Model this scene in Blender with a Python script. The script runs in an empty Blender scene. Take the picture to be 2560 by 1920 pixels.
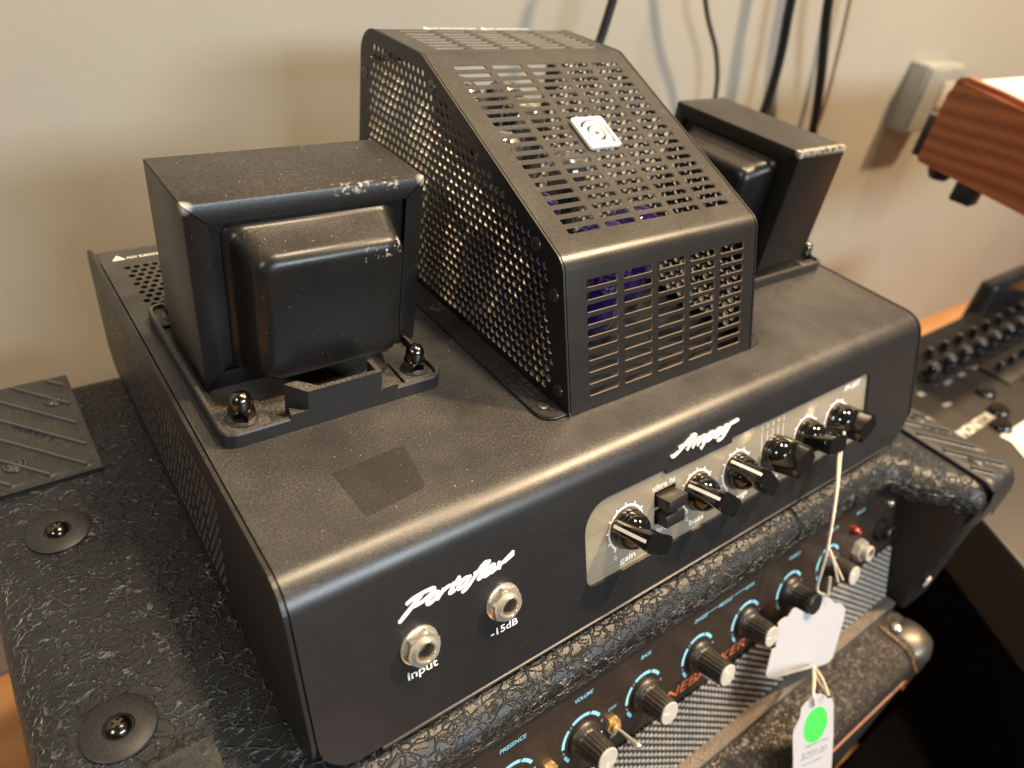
import bpy, bmesh, math, random
from math import pi, sin, cos, tan, radians, sqrt, atan2, hypot
from mathutils import Vector, Matrix
from mathutils.geometry import delaunay_2d_cdt
random.seed(7)
SC = bpy.context.scene
COL = SC.collection
MM = 0.001

# ------------------------------------------------------------------ camera
CAM_POS = Vector((-46.27, -135.96, 184.61))
CAM_R = ((0.7972357, -0.58787587, 0.1371758), (-0.2600091, -0.53947727, -0.80084926), (0.54480319, 0.60279866, -0.58294361))
cd = bpy.data.cameras.new('camera')
co = bpy.data.objects.new('camera', cd); COL.objects.link(co)
R_, D_, F_ = [Vector(r) for r in CAM_R]
m = Matrix((R_, -D_, -F_)).transposed().to_4x4(); m.translation = CAM_POS * MM
co.matrix_world = m
cd.sensor_width = 36; cd.lens = 36 * 1803.24 / 2560
cd.clip_start = 0.01; cd.clip_end = 50
cd.dof.use_dof = True; cd.dof.focus_distance = 0.285; cd.dof.aperture_fstop = 7.5
SC.camera = co

# ------------------------------------------------------------------ light
w = bpy.data.worlds.new('World'); SC.world = w; w.use_nodes = True
bg = w.node_tree.nodes['Background']; bg.inputs[0].default_value = (0.58, 0.52, 0.45, 1); bg.inputs[1].default_value = 0.10
def area(name, pos, target, size, power, color, sizey=None):
    l = bpy.data.lights.new(name, 'AREA'); l.energy = power; l.color = color; l.size = size
    if sizey: l.shape = 'RECTANGLE'; l.size_y = sizey
    o = bpy.data.objects.new(name, l); COL.objects.link(o)
    o.location = Vector(pos) * MM
    o.rotation_euler = (Vector(target) - Vector(pos)).to_track_quat('-Z', 'Y').to_euler()
    return o
area('warm_ceiling_spot', (1250, -420, 1450), (180, 60, 0), 0.10, 62, (1.0, 0.73, 0.45))
area('cool_window', (480, -1750, 720), (120, 100, 0), 1.1, 40, (0.80, 0.92, 1.0), 0.34)
area('warm_rear_spot', (560, -60, 1900), (200, 60, 0), 0.16, 44, (1.0, 0.77, 0.50))
area('warm_left_spot', (-1500, -500, 1250), (150, 120, 0), 0.22, 14, (1.0, 0.86, 0.70))
SC.view_settings.view_transform = 'Standard'; SC.view_settings.look = 'None'
SC.view_settings.exposure = 0.06; SC.view_settings.gamma = 1
SC.cycles.use_denoising = True
SC.cycles.max_bounces = 8

# ------------------------------------------------------------------ node helpers
def newmat(name):
    mt = bpy.data.materials.new(name); mt.use_nodes = True
    nt = mt.node_tree; p = nt.nodes['Principled BSDF']
    return mt, nt, p
def N(nt, t, **kw):
    n = nt.nodes.new('ShaderNode' + t)
    for k, v in kw.items(): setattr(n, k, v)
    return n
def setin(n, **kw):
    for k, v in kw.items(): n.inputs[k.replace('_', ' ')].default_value = v
    return n
def noise(nt, vec, scale, detail=2, rough=0.5):
    n = N(nt, 'TexNoise'); n.inputs['Scale'].default_value = scale; n.inputs['Detail'].default_value = detail
    n.inputs['Roughness'].default_value = rough
    nt.links.new(vec, n.inputs['Vector']); return n.outputs[0]
def ramp(nt, fac, a, b, ca=(0, 0, 0, 1), cb=(1, 1, 1, 1)):
    r = N(nt, 'ValToRGB'); r.color_ramp.elements[0].position = a; r.color_ramp.elements[1].position = b
    r.color_ramp.elements[0].color = ca; r.color_ramp.elements[1].color = cb
    nt.links.new(fac, r.inputs[0]); return r.outputs[0]
def math_(nt, op, a, b=None, c=None):
    n = N(nt, 'Math', operation=op)
    for i, x in enumerate((a, b, c)):
        if x is None: continue
        if isinstance(x, (int, float)): n.inputs[i].default_value = x
        else: nt.links.new(x, n.inputs[i])
    return n.outputs[0]
def mixc(nt, fac, a, b):
    n = N(nt, 'Mix', data_type='RGBA')
    for i, x in ((0, fac), (6, a), (7, b)):
        if isinstance(x, (int, float)): n.inputs[i].default_value = x
        elif isinstance(x, tuple): n.inputs[i].default_value = x if len(x) == 4 else x + (1,)
        else: nt.links.new(x, n.inputs[i])
    return n.outputs[2]
def mapping(nt, vec, scale=(1, 1, 1), rot=(0, 0, 0), loc=(0, 0, 0)):
    n = N(nt, 'Mapping'); n.inputs['Scale'].default_value = scale; n.inputs['Rotation'].default_value = rot; n.inputs['Location'].default_value = loc
    nt.links.new(vec, n.inputs['Vector']); return n.outputs[0]
def bump(nt, p, h, strength, dist):
    b = N(nt, 'Bump'); b.inputs['Strength'].default_value = strength; b.inputs['Distance'].default_value = dist
    nt.links.new(h, b.inputs['Height']); nt.links.new(b.outputs[0], p.inputs['Normal'])
def simple(name, base, rough, metal=0, spec=0.5, coat=0, var=1.0):
    mt, nt, p = newmat(name)
    g = N(nt, 'NewGeometry').outputs['Position']
    v = noise(nt, g, 160, 3)
    lo = tuple(c * (1 - .12 * var) for c in base) + (1,); hi = tuple(min(1, c * (1 + .1 * var)) for c in base) + (1,)
    nt.links.new(ramp(nt, v, 0.3, 0.7, lo, hi), p.inputs['Base Color'])
    nt.links.new(ramp(nt, noise(nt, g, 700, 2), 0.3, 0.7, (rough * .85,) * 3 + (1,), (min(1, rough * 1.2),) * 3 + (1,)), p.inputs['Roughness'])
    p.inputs['Metallic'].default_value = metal
    p.inputs['Specular IOR Level'].default_value = spec
    p.inputs['Coat Weight'].default_value = coat
    return mt
def powder(name, base, rough, dust=0.5, dcol=(0.30, 0.25, 0.20), grain=0.25, gscale=2200, specks=0.5, chips=(), edges=(), spec=0.5, up=(0.55, 0.95)):
    """powder-coated metal with settled dust, lint specks and optional worn chips at given places (mm)"""
    mt, nt, p = newmat(name)
    geo = N(nt, 'NewGeometry'); g = geo.outputs['Position']
    sep = N(nt, 'SeparateXYZ'); nt.links.new(geo.outputs['Normal'], sep.inputs[0])
    upm = ramp(nt, sep.outputs['Z'], up[0], up[1], (0.06, 0.06, 0.06, 1))
    patch = ramp(nt, noise(nt, g, 28, 5, 0.6), 0.32, 0.72, (0.25, 0.25, 0.25, 1))
    fine = ramp(nt, noise(nt, g, 1300, 4, 0.75), 0.42, 0.66, (0.12, 0.12, 0.12, 1))
    d = math_(nt, 'MULTIPLY', math_(nt, 'MULTIPLY', upm, patch), math_(nt, 'MULTIPLY', fine, dust))
    vo = N(nt, 'TexVoronoi'); vo.inputs['Scale'].default_value = 420
    vn = N(nt, 'Vector' + 'Math', operation='ADD'); nt.links.new(g, vn.inputs[0])
    nn = N(nt, 'TexNoise'); nn.inputs['Scale'].default_value = 500; nt.links.new(g, nn.inputs['Vector'])
    sc2 = N(nt, 'VectorMath', operation='SCALE'); nt.links.new(nn.outputs[1], sc2.inputs[0]); sc2.inputs['Scale'].default_value = 0.002
    nt.links.new(sc2.outputs[0], vn.inputs[1]); nt.links.new(vn.outputs[0], vo.inputs['Vector'])
    sz = math_(nt, 'MULTIPLY', noise(nt, g, 120, 2), 0.13)
    sp = math_(nt, 'LESS_THAN', vo.outputs['Distance'], sz)
    csep = N(nt, 'SeparateColor'); nt.links.new(vo.outputs['Color'], csep.inputs[0])
    sp = math_(nt, 'MULTIPLY', sp, math_(nt, 'GREATER_THAN', csep.outputs[0], 0.5))
    sp = math_(nt, 'MULTIPLY', sp, math_(nt, 'MULTIPLY', math_(nt, 'ADD', upm, 0.25), specks))
    c1 = mixc(nt, d, tuple(base), tuple(dcol))
    c2 = mixc(nt, sp, c1, (0.55, 0.50, 0.43))
    r = math_(nt, 'ADD', math_(nt, 'MULTIPLY', d, 0.35), math_(nt, 'ADD', math_(nt, 'MULTIPLY', noise(nt, g, 60, 3), 0.10), rough - 0.05))
    col = c2
    for (px, py, pz, rad, thr) in chips:
        dv = N(nt, 'VectorMath', operation='DISTANCE'); nt.links.new(g, dv.inputs[0]); dv.inputs[1].default_value = (px * MM, py * MM, pz * MM)
        near = ramp(nt, dv.outputs['Value'], rad * MM * 0.3, rad * MM, (1, 1, 1, 1), (0, 0, 0, 1))
        ch = ramp(nt, noise(nt, g, 420, 4, 0.65), thr, thr + 0.03)
        col = mixc(nt, math_(nt, 'MULTIPLY', near, ch), col, (0.55, 0.50, 0.44))
    for (xa, xb, ly, lz, rad, thr) in edges:
        sp3 = N(nt, 'SeparateXYZ'); nt.links.new(g, sp3.inputs[0])
        dy = math_(nt, 'SUBTRACT', sp3.outputs['Y'], ly * MM); dz = math_(nt, 'SUBTRACT', sp3.outputs['Z'], lz * MM)
        dd = math_(nt, 'SQRT', math_(nt, 'ADD', math_(nt, 'MULTIPLY', dy, dy), math_(nt, 'MULTIPLY', dz, dz)))
        inx = math_(nt, 'MULTIPLY', math_(nt, 'GREATER_THAN', sp3.outputs['X'], xa * MM), math_(nt, 'LESS_THAN', sp3.outputs['X'], xb * MM))
        near = math_(nt, 'MULTIPLY', inx, ramp(nt, dd, rad * MM * .5, rad * MM, (1, 1, 1, 1), (0, 0, 0, 1)))
        ch = ramp(nt, noise(nt, g, 330, 4, 0.65), thr, thr + 0.06)
        col = mixc(nt, math_(nt, 'MULTIPLY', near, ch), col, (0.50, 0.44, 0.36))
    nt.links.new(col, p.inputs['Base Color']); nt.links.new(r, p.inputs['Roughness'])
    p.inputs['Specular IOR Level'].default_value = spec
    h = math_(nt, 'ADD', noise(nt, g, gscale, 2), math_(nt, 'MULTIPLY', sp, 0.6))
    bump(nt, p, h, grain, 0.00025)
    return mt
def tolex(name, sx=95, sy=200, dust=0.34, vein=(0.13, 0.138, 0.14), dcol=(0.17, 0.165, 0.155), base=(0.007, 0.0075, 0.008), depth=0.0011, rough=0.27, w0=0.075):
    """bark-grain vinyl cloth: wandering thin raised veins over a finely dimpled ground"""
    mt, nt, p = newmat(name)
    geo = N(nt, 'NewGeometry'); g = geo.outputs['Position']
    def warp(sc, amt):
        wr = N(nt, 'TexNoise'); wr.inputs['Scale'].default_value = sc; wr.inputs['Detail'].default_value = 2; nt.links.new(g, wr.inputs['Vector'])
        q = N(nt, 'VectorMath', operation='SCALE'); nt.links.new(wr.outputs[1], q.inputs[0]); q.inputs['Scale'].default_value = amt
        a = N(nt, 'VectorMath', operation='ADD'); nt.links.new(g, a.inputs[0]); nt.links.new(q.outputs[0], a.inputs[1]); return a.outputs[0]
    w1, w2 = warp(90, 0.010), warp(140, 0.008)
    def edge(vec, sc, rot, w):
        v = N(nt, 'TexVoronoi', feature='DISTANCE_TO_EDGE'); v.inputs['Scale'].default_value = 1.0
        nt.links.new(mapping(nt, vec, sc, (0, 0, rot)), v.inputs['Vector'])
        return ramp(nt, v.outputs['Distance'], 0.0, w, (1, 1, 1, 1), (0, 0, 0, 1))
    b1 = ramp(nt, noise(nt, g, 170, 3), 0.36, 0.50); b2 = ramp(nt, noise(nt, g, 230, 3), 0.44, 0.56)
    v1 = math_(nt, 'MULTIPLY', edge(w1, (sx, sy, sy), 0.10, w0), b1)
    v2 = math_(nt, 'MULTIPLY', edge(w2, (sx * 1.35, sy * 1.5, sy * 1.5), -0.22, w0), b2)
    ve = math_(nt, 'MAXIMUM', v1, v2)
    fine = noise(nt, g, 1700, 3, 0.7)
    fg = ramp(nt, fine, 0.52, 0.74)
    sep = N(nt, 'SeparateXYZ'); nt.links.new(geo.outputs['Normal'], sep.inputs[0])
    up = ramp(nt, sep.outputs['Z'], 0.2, 0.9, (0.25, 0.25, 0.25, 1))
    pt = ramp(nt, noise(nt, g, 22, 4), 0.35, 0.7, (0.3, 0.3, 0.3, 1))
    c = mixc(nt, math_(nt, 'MULTIPLY', ve, math_(nt, 'ADD', math_(nt, 'MULTIPLY', pt, 0.5), 0.35)), tuple(base), vein)
    d = math_(nt, 'MULTIPLY', math_(nt, 'MULTIPLY', up, pt), math_(nt, 'MULTIPLY', math_(nt, 'ADD', math_(nt, 'MULTIPLY', fg, 0.85), 0.15), dust))
    c = mixc(nt, d, c, dcol)
    nt.links.new(c, p.inputs['Base Color'])
    nt.links.new(math_(nt, 'ADD', math_(nt, 'MULTIPLY', d, 0.6), rough), p.inputs['Roughness'])
    h = math_(nt, 'ADD', ve, math_(nt, 'MULTIPLY', fine, 0.16))
    bump(nt, p, h, 1.0, depth)
    return mt

M = {}
M['powder'] = powder('black_powder_coat', (0.0125, 0.0125, 0.0135), 0.33, dust=0.42, dcol=(0.26, 0.235, 0.205), grain=0.16, specks=0.5)
M['cage'] = powder('black_wrinkle_coat', (0.012, 0.011, 0.010), 0.31, dust=0.22, grain=0.25, gscale=1500)
M['side'] = powder('black_side_coat', (0.009, 0.009, 0.010), 0.38, dust=0.2, specks=0.25)
M['iron'] = powder('black_enamel_left', (0.008, 0.008, 0.008), 0.33, dust=0.26, specks=0.8, gscale=1200, grain=0.12, spec=0.38,
                   chips=((10.8, 99.8, 79.4, 1.6, 0.25), (102.3, 99.5, 79.4, 2.0, 0.28), (83, 83, 62, 3.0, 0.56), (77, 82, 61, 2.6, 0.57), (70, 82, 59.5, 2.6, 0.6)), edges=((64, 92, 99.7, 79.6, 0.9, 0.53),))
M['iron2'] = powder('black_enamel_right', (0.007, 0.007, 0.007), 0.34, dust=0.24, specks=0.4, gscale=1200, grain=0.12, spec=0.38,
                    chips=((322.4, 73.6, 79, 1.8, 0.3), (366.5, 73.6, 79, 1.8, 0.3)), edges=((322, 367, 74.0, 79.6, 1.3, 0.40),))
M['tray'] = powder('black_tray_plastic', (0.011, 0.011, 0.012), 0.40, dust=0.6, dcol=(0.34, 0.30, 0.25), specks=0.5)
M['gloss'] = simple('black_bakelite', (0.006, 0.006, 0.006), 0.09, spec=0.6, coat=0.4)
M['satin'] = powder('black_satin_plastic', (0.014, 0.013, 0.012), 0.32, dust=0.4, specks=0.3)
M['nut'] = simple('black_chrome', (0.13, 0.115, 0.10), 0.2, metal=1)
M['nickel'] = simple('worn_nickel', (0.74, 0.70, 0.60), 0.22, metal=.75)
M['screw'] = simple('dark_zinc', (0.14, 0.14, 0.14), 0.34, metal=0.9)
M['white'] = simple('white_print', (0.78, 0.77, 0.74), 0.5, var=.15)
M['badge'] = simple('white_badge', (0.80, 0.79, 0.75), 0.35, var=.15)
M['grey'] = simple('grey_print', (0.40, 0.40, 0.40), 0.5)
M['dark'] = simple('dark_inside', (0.008, 0.008, 0.008), 0.6)
M['blue'] = simple('pale_blue_print', (0.22, 0.52, 0.68), 0.55)
M['orange'] = simple('orange_print', (0.62, 0.13, 0.03), 0.55)
M['paper'] = simple('white_card', (0.42, 0.415, 0.435), 0.7, var=.15)
M['green'] = simple('green_sticker', (0.06, 0.68, 0.09), 0.5, var=.15)
M['ink'] = simple('grey_ink', (0.22, 0.21, 0.22), 0.7)
M['string'] = simple('cotton_string', (0.62, 0.54, 0.42), 0.85)
M['capgrey'] = simple('grey_knob_cap', (0.42, 0.39, 0.34), 0.45)
M['rubber'] = powder('black_rubber', (0.009, 0.009, 0.011), 0.45, dust=0.16, specks=0.2)
M['cable'] = simple('black_cable', (0.008, 0.008, 0.008), 0.35)
M['cablegrey'] = simple('grey_cable', (0.06, 0.055, 0.05), 0.4)
M['brown'] = powder('dusty_brown_panel', (0.016, 0.011, 0.008), 0.38, dust=0.42, dcol=(0.22, 0.13, 0.08), specks=0.25, up=(0.1, 0.6))
M['dustwood'] = powder('dusty_ledge', (0.035, 0.028, 0.022), 0.7, dust=1.0, dcol=(0.34, 0.27, 0.20), specks=0.6, gscale=900, grain=0.6)
M['protector'] = powder('grey_black_plastic', (0.013, 0.014, 0.015), 0.42, dust=0.4, dcol=(0.22, 0.20, 0.17), specks=0.3)
M['tolex'] = tolex('black_bark_vinyl')
M['tolex2'] = tolex('black_leather_vinyl', 380, 380, dust=0.45, vein=(0.008, 0.007, 0.006), depth=-0.0006, dcol=(0.25, 0.19, 0.14), base=(0.03, 0.024, 0.019), rough=0.36, w0=0.16)
M['inner'] = powder('black_painted_cheek', (0.008, 0.008, 0.008), 0.5, dust=0.15, specks=0.2)
M['ribgrey'] = simple('worn_rib', (0.075, 0.075, 0.072), 0.5)
M['red'] = simple('red_lens', (0.16, 0.008, 0.008), 0.12)
M['brass'] = simple('dusty_brass', (0.45, 0.30, 0.12), 0.45, metal=0.6)
M['dullmetal'] = simple('dusty_dull_nickel', (0.13, 0.115, 0.095), 0.42, metal=.85)
M['gold'] = simple('gold_edge', (0.80, 0.62, 0.32), 0.25, metal=1)
M['copper'] = simple('copper_edge_glint', (0.30, 0.13, 0.07), 0.4)  # copper tone for the painted reflection along the cabinet edge
M['cream'] = simple('cream_plastic', (0.72, 0.67, 0.58), 0.45)
M['wallbox'] = simple('white_enamel', (0.24, 0.24, 0.22), 0.4)
M['void'] = simple('painted_shade_black', (0.0025, 0.002, 0.002), 0.9, spec=0.05)  # near-black colour that stands for deep shade, not a cloth
def brushed():
    mt, nt, p = newmat('brushed_steel')
    g = N(nt, 'NewGeometry').outputs['Position']
    st = noise(nt, mapping(nt, g, (25, 1500, 5200)), 1, 3, 0.6)
    big = noise(nt, g, 30, 3)
    nt.links.new(mixc(nt, big, (0.38, 0.325, 0.24), (0.47, 0.405, 0.305)), p.inputs['Base Color'])
    nt.links.new(ramp(nt, st, 0.3, 0.7, (0.24, 0.24, 0.24, 1), (0.44, 0.44, 0.44, 1)), p.inputs['Roughness'])
    p.inputs['Metallic'].default_value = 0.55; p.inputs['Anisotropic'].default_value = 0.4
    bump(nt, p, st, 0.25, 0.00008)
    return mt
M['brushed'] = brushed()
M['cutedge'] = simple('lit_cut_edge', (0.26, 0.22, 0.17), 0.5)  # lighter tone paints the lit rims of the cage slots
M['cutedge2'] = simple('lit_grey_cut_edge', (0.24, 0.22, 0.19), 0.4, metal=.3)  # lighter tone paints lit crescents into the side perforations
def wallmat():
    mt, nt, p = newmat('painted_wall')
    g = N(nt, 'NewGeometry').outputs['Position']
    v = noise(nt, g, 4.0, 5, 0.62); f = noise(nt, g, 600, 2)
    c = mixc(nt, v, (0.26, 0.247, 0.212), (0.35, 0.328, 0.275))
    vo = N(nt, 'TexVoronoi'); vo.inputs['Scale'].default_value = 11; nt.links.new(g, vo.inputs['Vector'])
    mk = math_(nt, 'MULTIPLY', math_(nt, 'LESS_THAN', vo.outputs['Distance'], 0.035), 0.6)
    c = mixc(nt, mk, c, (0.30, 0.26, 0.2))
    nt.links.new(c, p.inputs['Base Color']); p.inputs['Roughness'].default_value = 0.62
    bump(nt, p, math_(nt, 'ADD', f, noise(nt, g, 60, 3)), 0.12, 0.0006)
    return mt
M['wall'] = wallmat()
def woodmat(name, ca, cb, sc, rot, rings=0.9):
    mt, nt, p = newmat(name)
    g = N(nt, 'TexCoord').outputs['Object']
    mp = mapping(nt, g, sc, rot)
    wv = N(nt, 'TexWave', wave_type='BANDS', bands_direction='Z'); wv.inputs['Scale'].default_value = rings; wv.inputs['Distortion'].default_value = 7
    wv.inputs['Detail'].default_value = 3; wv.inputs['Detail Scale'].default_value = 0.7
    nt.links.new(mp, wv.inputs['Vector'])
    gr = noise(nt, mapping(nt, g, (sc[0] * 6, sc[1] * 3, sc[2] * 40), rot), 1, 4)
    c = mixc(nt, wv.outputs[1], ca, cb)
    c = mixc(nt, math_(nt, 'MULTIPLY', gr, 0.35), c, tuple(x * 0.55 for x in ca))
    nt.links.new(c, p.inputs['Base Color']); p.inputs['Roughness'].default_value = 0.38
    return mt
M['cherry'] = woodmat('cherry_wood', (0.22, 0.062, 0.022), (0.36, 0.118, 0.042), (5, 3.0, 24), (0.16, 0, 0), 1.3)
M['floorwood'] = woodmat('orange_wood_floor', (0.42, 0.19, 0.07), (0.52, 0.26, 0.10), (8, 8, 8), (1.3, 0, 0.2))
def clothmat():
    mt, nt, p = newmat('silver_black_grille_cloth')
    uv = N(nt, 'UVMap').outputs[0]
    ck = N(nt, 'TexBrick'); ck.offset = 0.5; ck.offset_frequency = 1
    sep = N(nt, 'SeparateXYZ'); nt.links.new(uv, sep.inputs[0])
    row = math_(nt, 'FRACT', math_(nt, 'ADD', sep.outputs['Y'], math_(nt, 'MULTIPLY', math_(nt, 'FLOOR', sep.outputs['X']), 0.5)))
    f = ramp(nt, row, 0.48, 0.56)
    g = N(nt, 'NewGeometry').outputs['Position']
    f2 = math_(nt, 'MULTIPLY', f, ramp(nt, noise(nt, g, 300, 2), 0.25, 0.6, (0.55, 0.55, 0.55, 1)))
    c = mixc(nt, f2, (0.035, 0.028, 0.022), (0.42, 0.39, 0.34))
    nt.links.new(c, p.inputs['Base Color']); p.inputs['Roughness'].default_value = 0.6
    nt.nodes.remove(ck)
    bump(nt, p, noise(nt, g, 2500, 2), 0.5, 0.0003)
    return mt
M['cloth'] = clothmat()
def glassmat():
    mt, nt, p = newmat('violet_tube_glass')
    lw = N(nt, 'TexNoise'); lw.inputs['Scale'].default_value = 60
    nt.links.new(ramp(nt, lw.outputs[0], 0.3, 0.7, (0.012, 0.004, 0.07, 1), (0.05, 0.015, 0.20, 1)), p.inputs['Base Color'])
    p.inputs['Roughness'].default_value = 0.06; p.inputs['Coat Weight'].default_value = 1; p.inputs['Metallic'].default_value = 0.25
    return mt
M['violet'] = glassmat()
def clearglass():
    mt, nt, p = newmat('smoky_tube_glass')
    g = N(nt, 'NewGeometry').outputs['Position']
    nt.links.new(ramp(nt, noise(nt, g, 45, 2), 0.35, 0.65, (0.02, 0.02, 0.02, 1), (0.40, 0.38, 0.36, 1)), p.inputs['Base Color'])
    p.inputs['Roughness'].default_value = 0.07; p.inputs['Metallic'].default_value = 0.7; p.inputs['Coat Weight'].default_value = 1
    return mt
M['smoky'] = clearglass()

# ------------------------------------------------------------------ object helpers
WORLD = {}
def _link(o, parent, wm):
    COL.objects.link(o)
    WORLD[o] = wm
    if parent is not None:
        o.parent = parent; o.matrix_basis = WORLD[parent].inverted() @ wm
    else: o.matrix_basis = wm
def tag(o, label, cat, group=None):
    o['label'] = label; o['category'] = cat
    if group: o['group'] = group
    return o
def thing(name, label, cat, loc, group=None):
    o = bpy.data.objects.new(name, None); o.empty_display_size = 0.02
    _link(o, None, Matrix.Translation(Vector(loc) * MM)); return tag(o, label, cat, group)
def finish(me, mat, smooth):
    if mat: me.materials.append(M[mat] if isinstance(mat, str) else mat)
    if smooth:
        for p in me.polygons: p.use_smooth = True
        if smooth < 180: me.set_sharp_from_angle(angle=radians(smooth))
    return me
def mk(name, verts, faces, mat, parent=None, smooth=35, org=None):
    """verts in world millimetres"""
    o0 = WORLD[parent].translation if parent is not None else (Vector(org) * MM if org else Vector((0, 0, 0)))
    me = bpy.data.meshes.new(name)
    me.from_pydata([Vector(v) * MM - o0 for v in verts], [], faces); me.update()
    finish(me, mat, smooth)
    o = bpy.data.objects.new(name, me); _link(o, parent, Matrix.Translation(o0)); return o
def local_mesh(name, verts, faces, mat, smooth=35):
    me = bpy.data.meshes.new(name); me.from_pydata([Vector(v) * MM for v in verts], [], faces); me.update()
    return finish(me, mat, smooth)
def put(name, me, wm, parent):
    o = bpy.data.objects.new(name, me); _link(o, parent, wm); return o
def bm_obj(name, bm, mat, parent=None, smooth=35, org=None):
    bmesh.ops.recalc_face_normals(bm, faces=bm.faces)
    vs = [v.co.copy() for v in bm.verts]; bm.verts.index_update()
    fs = [[v.index for v in f.verts] for f in bm.faces]; bm.free()
    return mk(name, vs, fs, mat, parent, smooth, org)
def box_vf(x0, x1, y0, y1, z0, z1):
    v = [(x, y, z) for z in (z0, z1) for y in (y0, y1) for x in (x0, x1)]
    return v, [(0, 2, 3, 1), (4, 5, 7, 6), (0, 1, 5, 4), (2, 6, 7, 3), (0, 4, 6, 2), (1, 3, 7, 5)]
def bevel_box(x0, x1, y0, y1, z0, z1, r=1, seg=3):
    bm = bmesh.new(); v, f = box_vf(x0, x1, y0, y1, z0, z1)
    bv = [bm.verts.new(p) for p in v]
    for q in f: bm.faces.new([bv[i] for i in q])
    if r: bmesh.ops.bevel(bm, geom=bm.edges[:], offset=r, segments=seg, affect='EDGES', profile=0.5)
    return bm
def join_bm(a, b):
    me = bpy.data.meshes.new('tmp'); b.to_mesh(me); a.from_mesh(me); b.free(); bpy.data.meshes.remove(me); return a
def lathe(profile, seg=32, cap0=True, cap1=True):
    v, f = [], []
    for r, z in profile:
        for k in range(seg): v.append((r * cos(2 * pi * k / seg), r * sin(2 * pi * k / seg), z))
    n = len(profile)
    for i in range(n - 1):
        for k in range(seg):
            a, b = i * seg + k, i * seg + (k + 1) % seg
            f.append((a, b, b + seg, a + seg))
    if cap0: f.append(tuple(reversed(range(seg))))
    if cap1: f.append(tuple(range((n - 1) * seg, n * seg)))
    return v, f
def merge(*vf):
    V, Fc = [], []
    for v, f in vf:
        o = len(V); V += list(v); Fc += [tuple(i + o for i in q) for q in f]
    return V, Fc
def xf(vf, mat):
    return [tuple(mat @ Vector(p)) for p in vf[0]], vf[1]
def prism(poly, z0, z1):
    n = len(poly); v = [(x, y, z0) for x, y in poly] + [(x, y, z1) for x, y in poly]
    return v, [tuple(reversed(range(n))), tuple(range(n, 2 * n))] + [(i, (i + 1) % n, n + (i + 1) % n, n + i) for i in range(n)]
def rrect(x0, x1, y0, y1, r, seg=6):
    """rounded rectangle, r = single radius or (bl, br, tr, tl)"""
    if not isinstance(r, tuple): r = (r,) * 4
    out = []
    for (cx, cy, a0, rr) in ((x0, y0, pi, r[0]), (x1, y0, 1.5 * pi, r[1]), (x1, y1, 0, r[2]), (x0, y1, .5 * pi, r[3])):
        ox = cx + (rr if cx == x0 else -rr); oy = cy + (rr if cy == y0 else -rr)
        for k in range(seg + 1):
            a = a0 + .5 * pi * k / seg; out.append((ox + rr * cos(a), oy + rr * sin(a)))
    return out
def circ(cx, cy, r, n=12, ph=0): return [(cx + r * cos(2 * pi * k / n + ph), cy + r * sin(2 * pi * k / n + ph)) for k in range(n)]
def inpoly(x, y, P):
    c = False; j = len(P) - 1
    for i in range(len(P)):
        xi, yi = P[i]; xj, yj = P[j]
        if (yi > y) != (yj > y) and x < (xj - xi) * (y - yi) / (yj - yi) + xi: c = not c
        j = i
    return c
def plate(outline, holes, keep_hole, mapf, t, lines=()):
    """flat or bent sheet with real openings: outline & hole loops in (u,v); mapf(u,v,depth)->xyz; t thickness"""
    pts, edges = [], []
    def loop(L):
        o = len(pts); pts.extend(Vector(p) for p in L); edges.extend((o + i, o + (i + 1) % len(L)) for i in range(len(L)))
    loop(outline)
    for h in holes: loop(h)
    for a, b in lines:
        o = len(pts); pts.extend((Vector(a), Vector(b))); edges.append((o, o + 1))
    V, E_, Fc = delaunay_2d_cdt(pts, edges, [], 0, 1e-5)[:3]
    tris = []
    for f in Fc:
        cx = sum(V[i][0] for i in f) / len(f); cy = sum(V[i][1] for i in f) / len(f)
        if inpoly(cx, cy, outline) and not keep_hole(cx, cy): tris.append(tuple(f))
    used = sorted({i for f in tris for i in f}); idx = {a: i for i, a in enumerate(used)}
    n = len(used)
    vs = [mapf(V[i][0], V[i][1], 0) for i in used] + [mapf(V[i][0], V[i][1], t) for i in used]
    fs = []; cnt = {}
    for f in tris:
        g = [idx[i] for i in f]
        fs.append(tuple(g)); fs.append(tuple(n + i for i in reversed(g)))
        for k in range(len(g)):
            e = (g[k], g[(k + 1) % len(g)]); cnt[e] = 1
    for (a, b) in list(cnt):
        if (b, a) not in cnt: fs.append((b, a, n + a, n + b))
    global LAST_FLAT
    LAST_FLAT = 2 * len(tris)
    return vs, fs
def tube(path, r, seg=8, closed=False, smooth_n=0):
    P = [Vector(p) for p in path]
    if smooth_n:
        Q = []
        for i in range(len(P) - 1):
            p0 = P[max(i - 1, 0)]; p1 = P[i]; p2 = P[i + 1]; p3 = P[min(i + 2, len(P) - 1)]
            for k in range(smooth_n):
                t = k / smooth_n
                Q.append(0.5 * ((2 * p1) + (p2 - p0) * t + (2 * p0 - 5 * p1 + 4 * p2 - p3) * t * t + (3 * p1 - p0 - 3 * p2 + p3) * t ** 3))
        P = Q + [P[-1]]
    v, f = [], []
    up = Vector((0.31, 0.52, 0.8)).normalized()
    for i, p in enumerate(P):
        d = (P[min(i + 1, len(P) - 1)] - P[max(i - 1, 0)]).normalized()
        a = d.cross(up).normalized(); b = d.cross(a).normalized()
        for k in range(seg): v.append(tuple(p + a * r * cos(2 * pi * k / seg) + b * r * sin(2 * pi * k / seg)))
    for i in range(len(P) - 1):
        for k in range(seg):
            a_, b_ = i * seg + k, i * seg + (k + 1) % seg
            f.append((a_, a_ + seg, b_ + seg, b_))
    f.append(tuple(range(seg))); f.append(tuple(reversed(range((len(P) - 1) * seg, len(P) * seg))))
    return v, f
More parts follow.
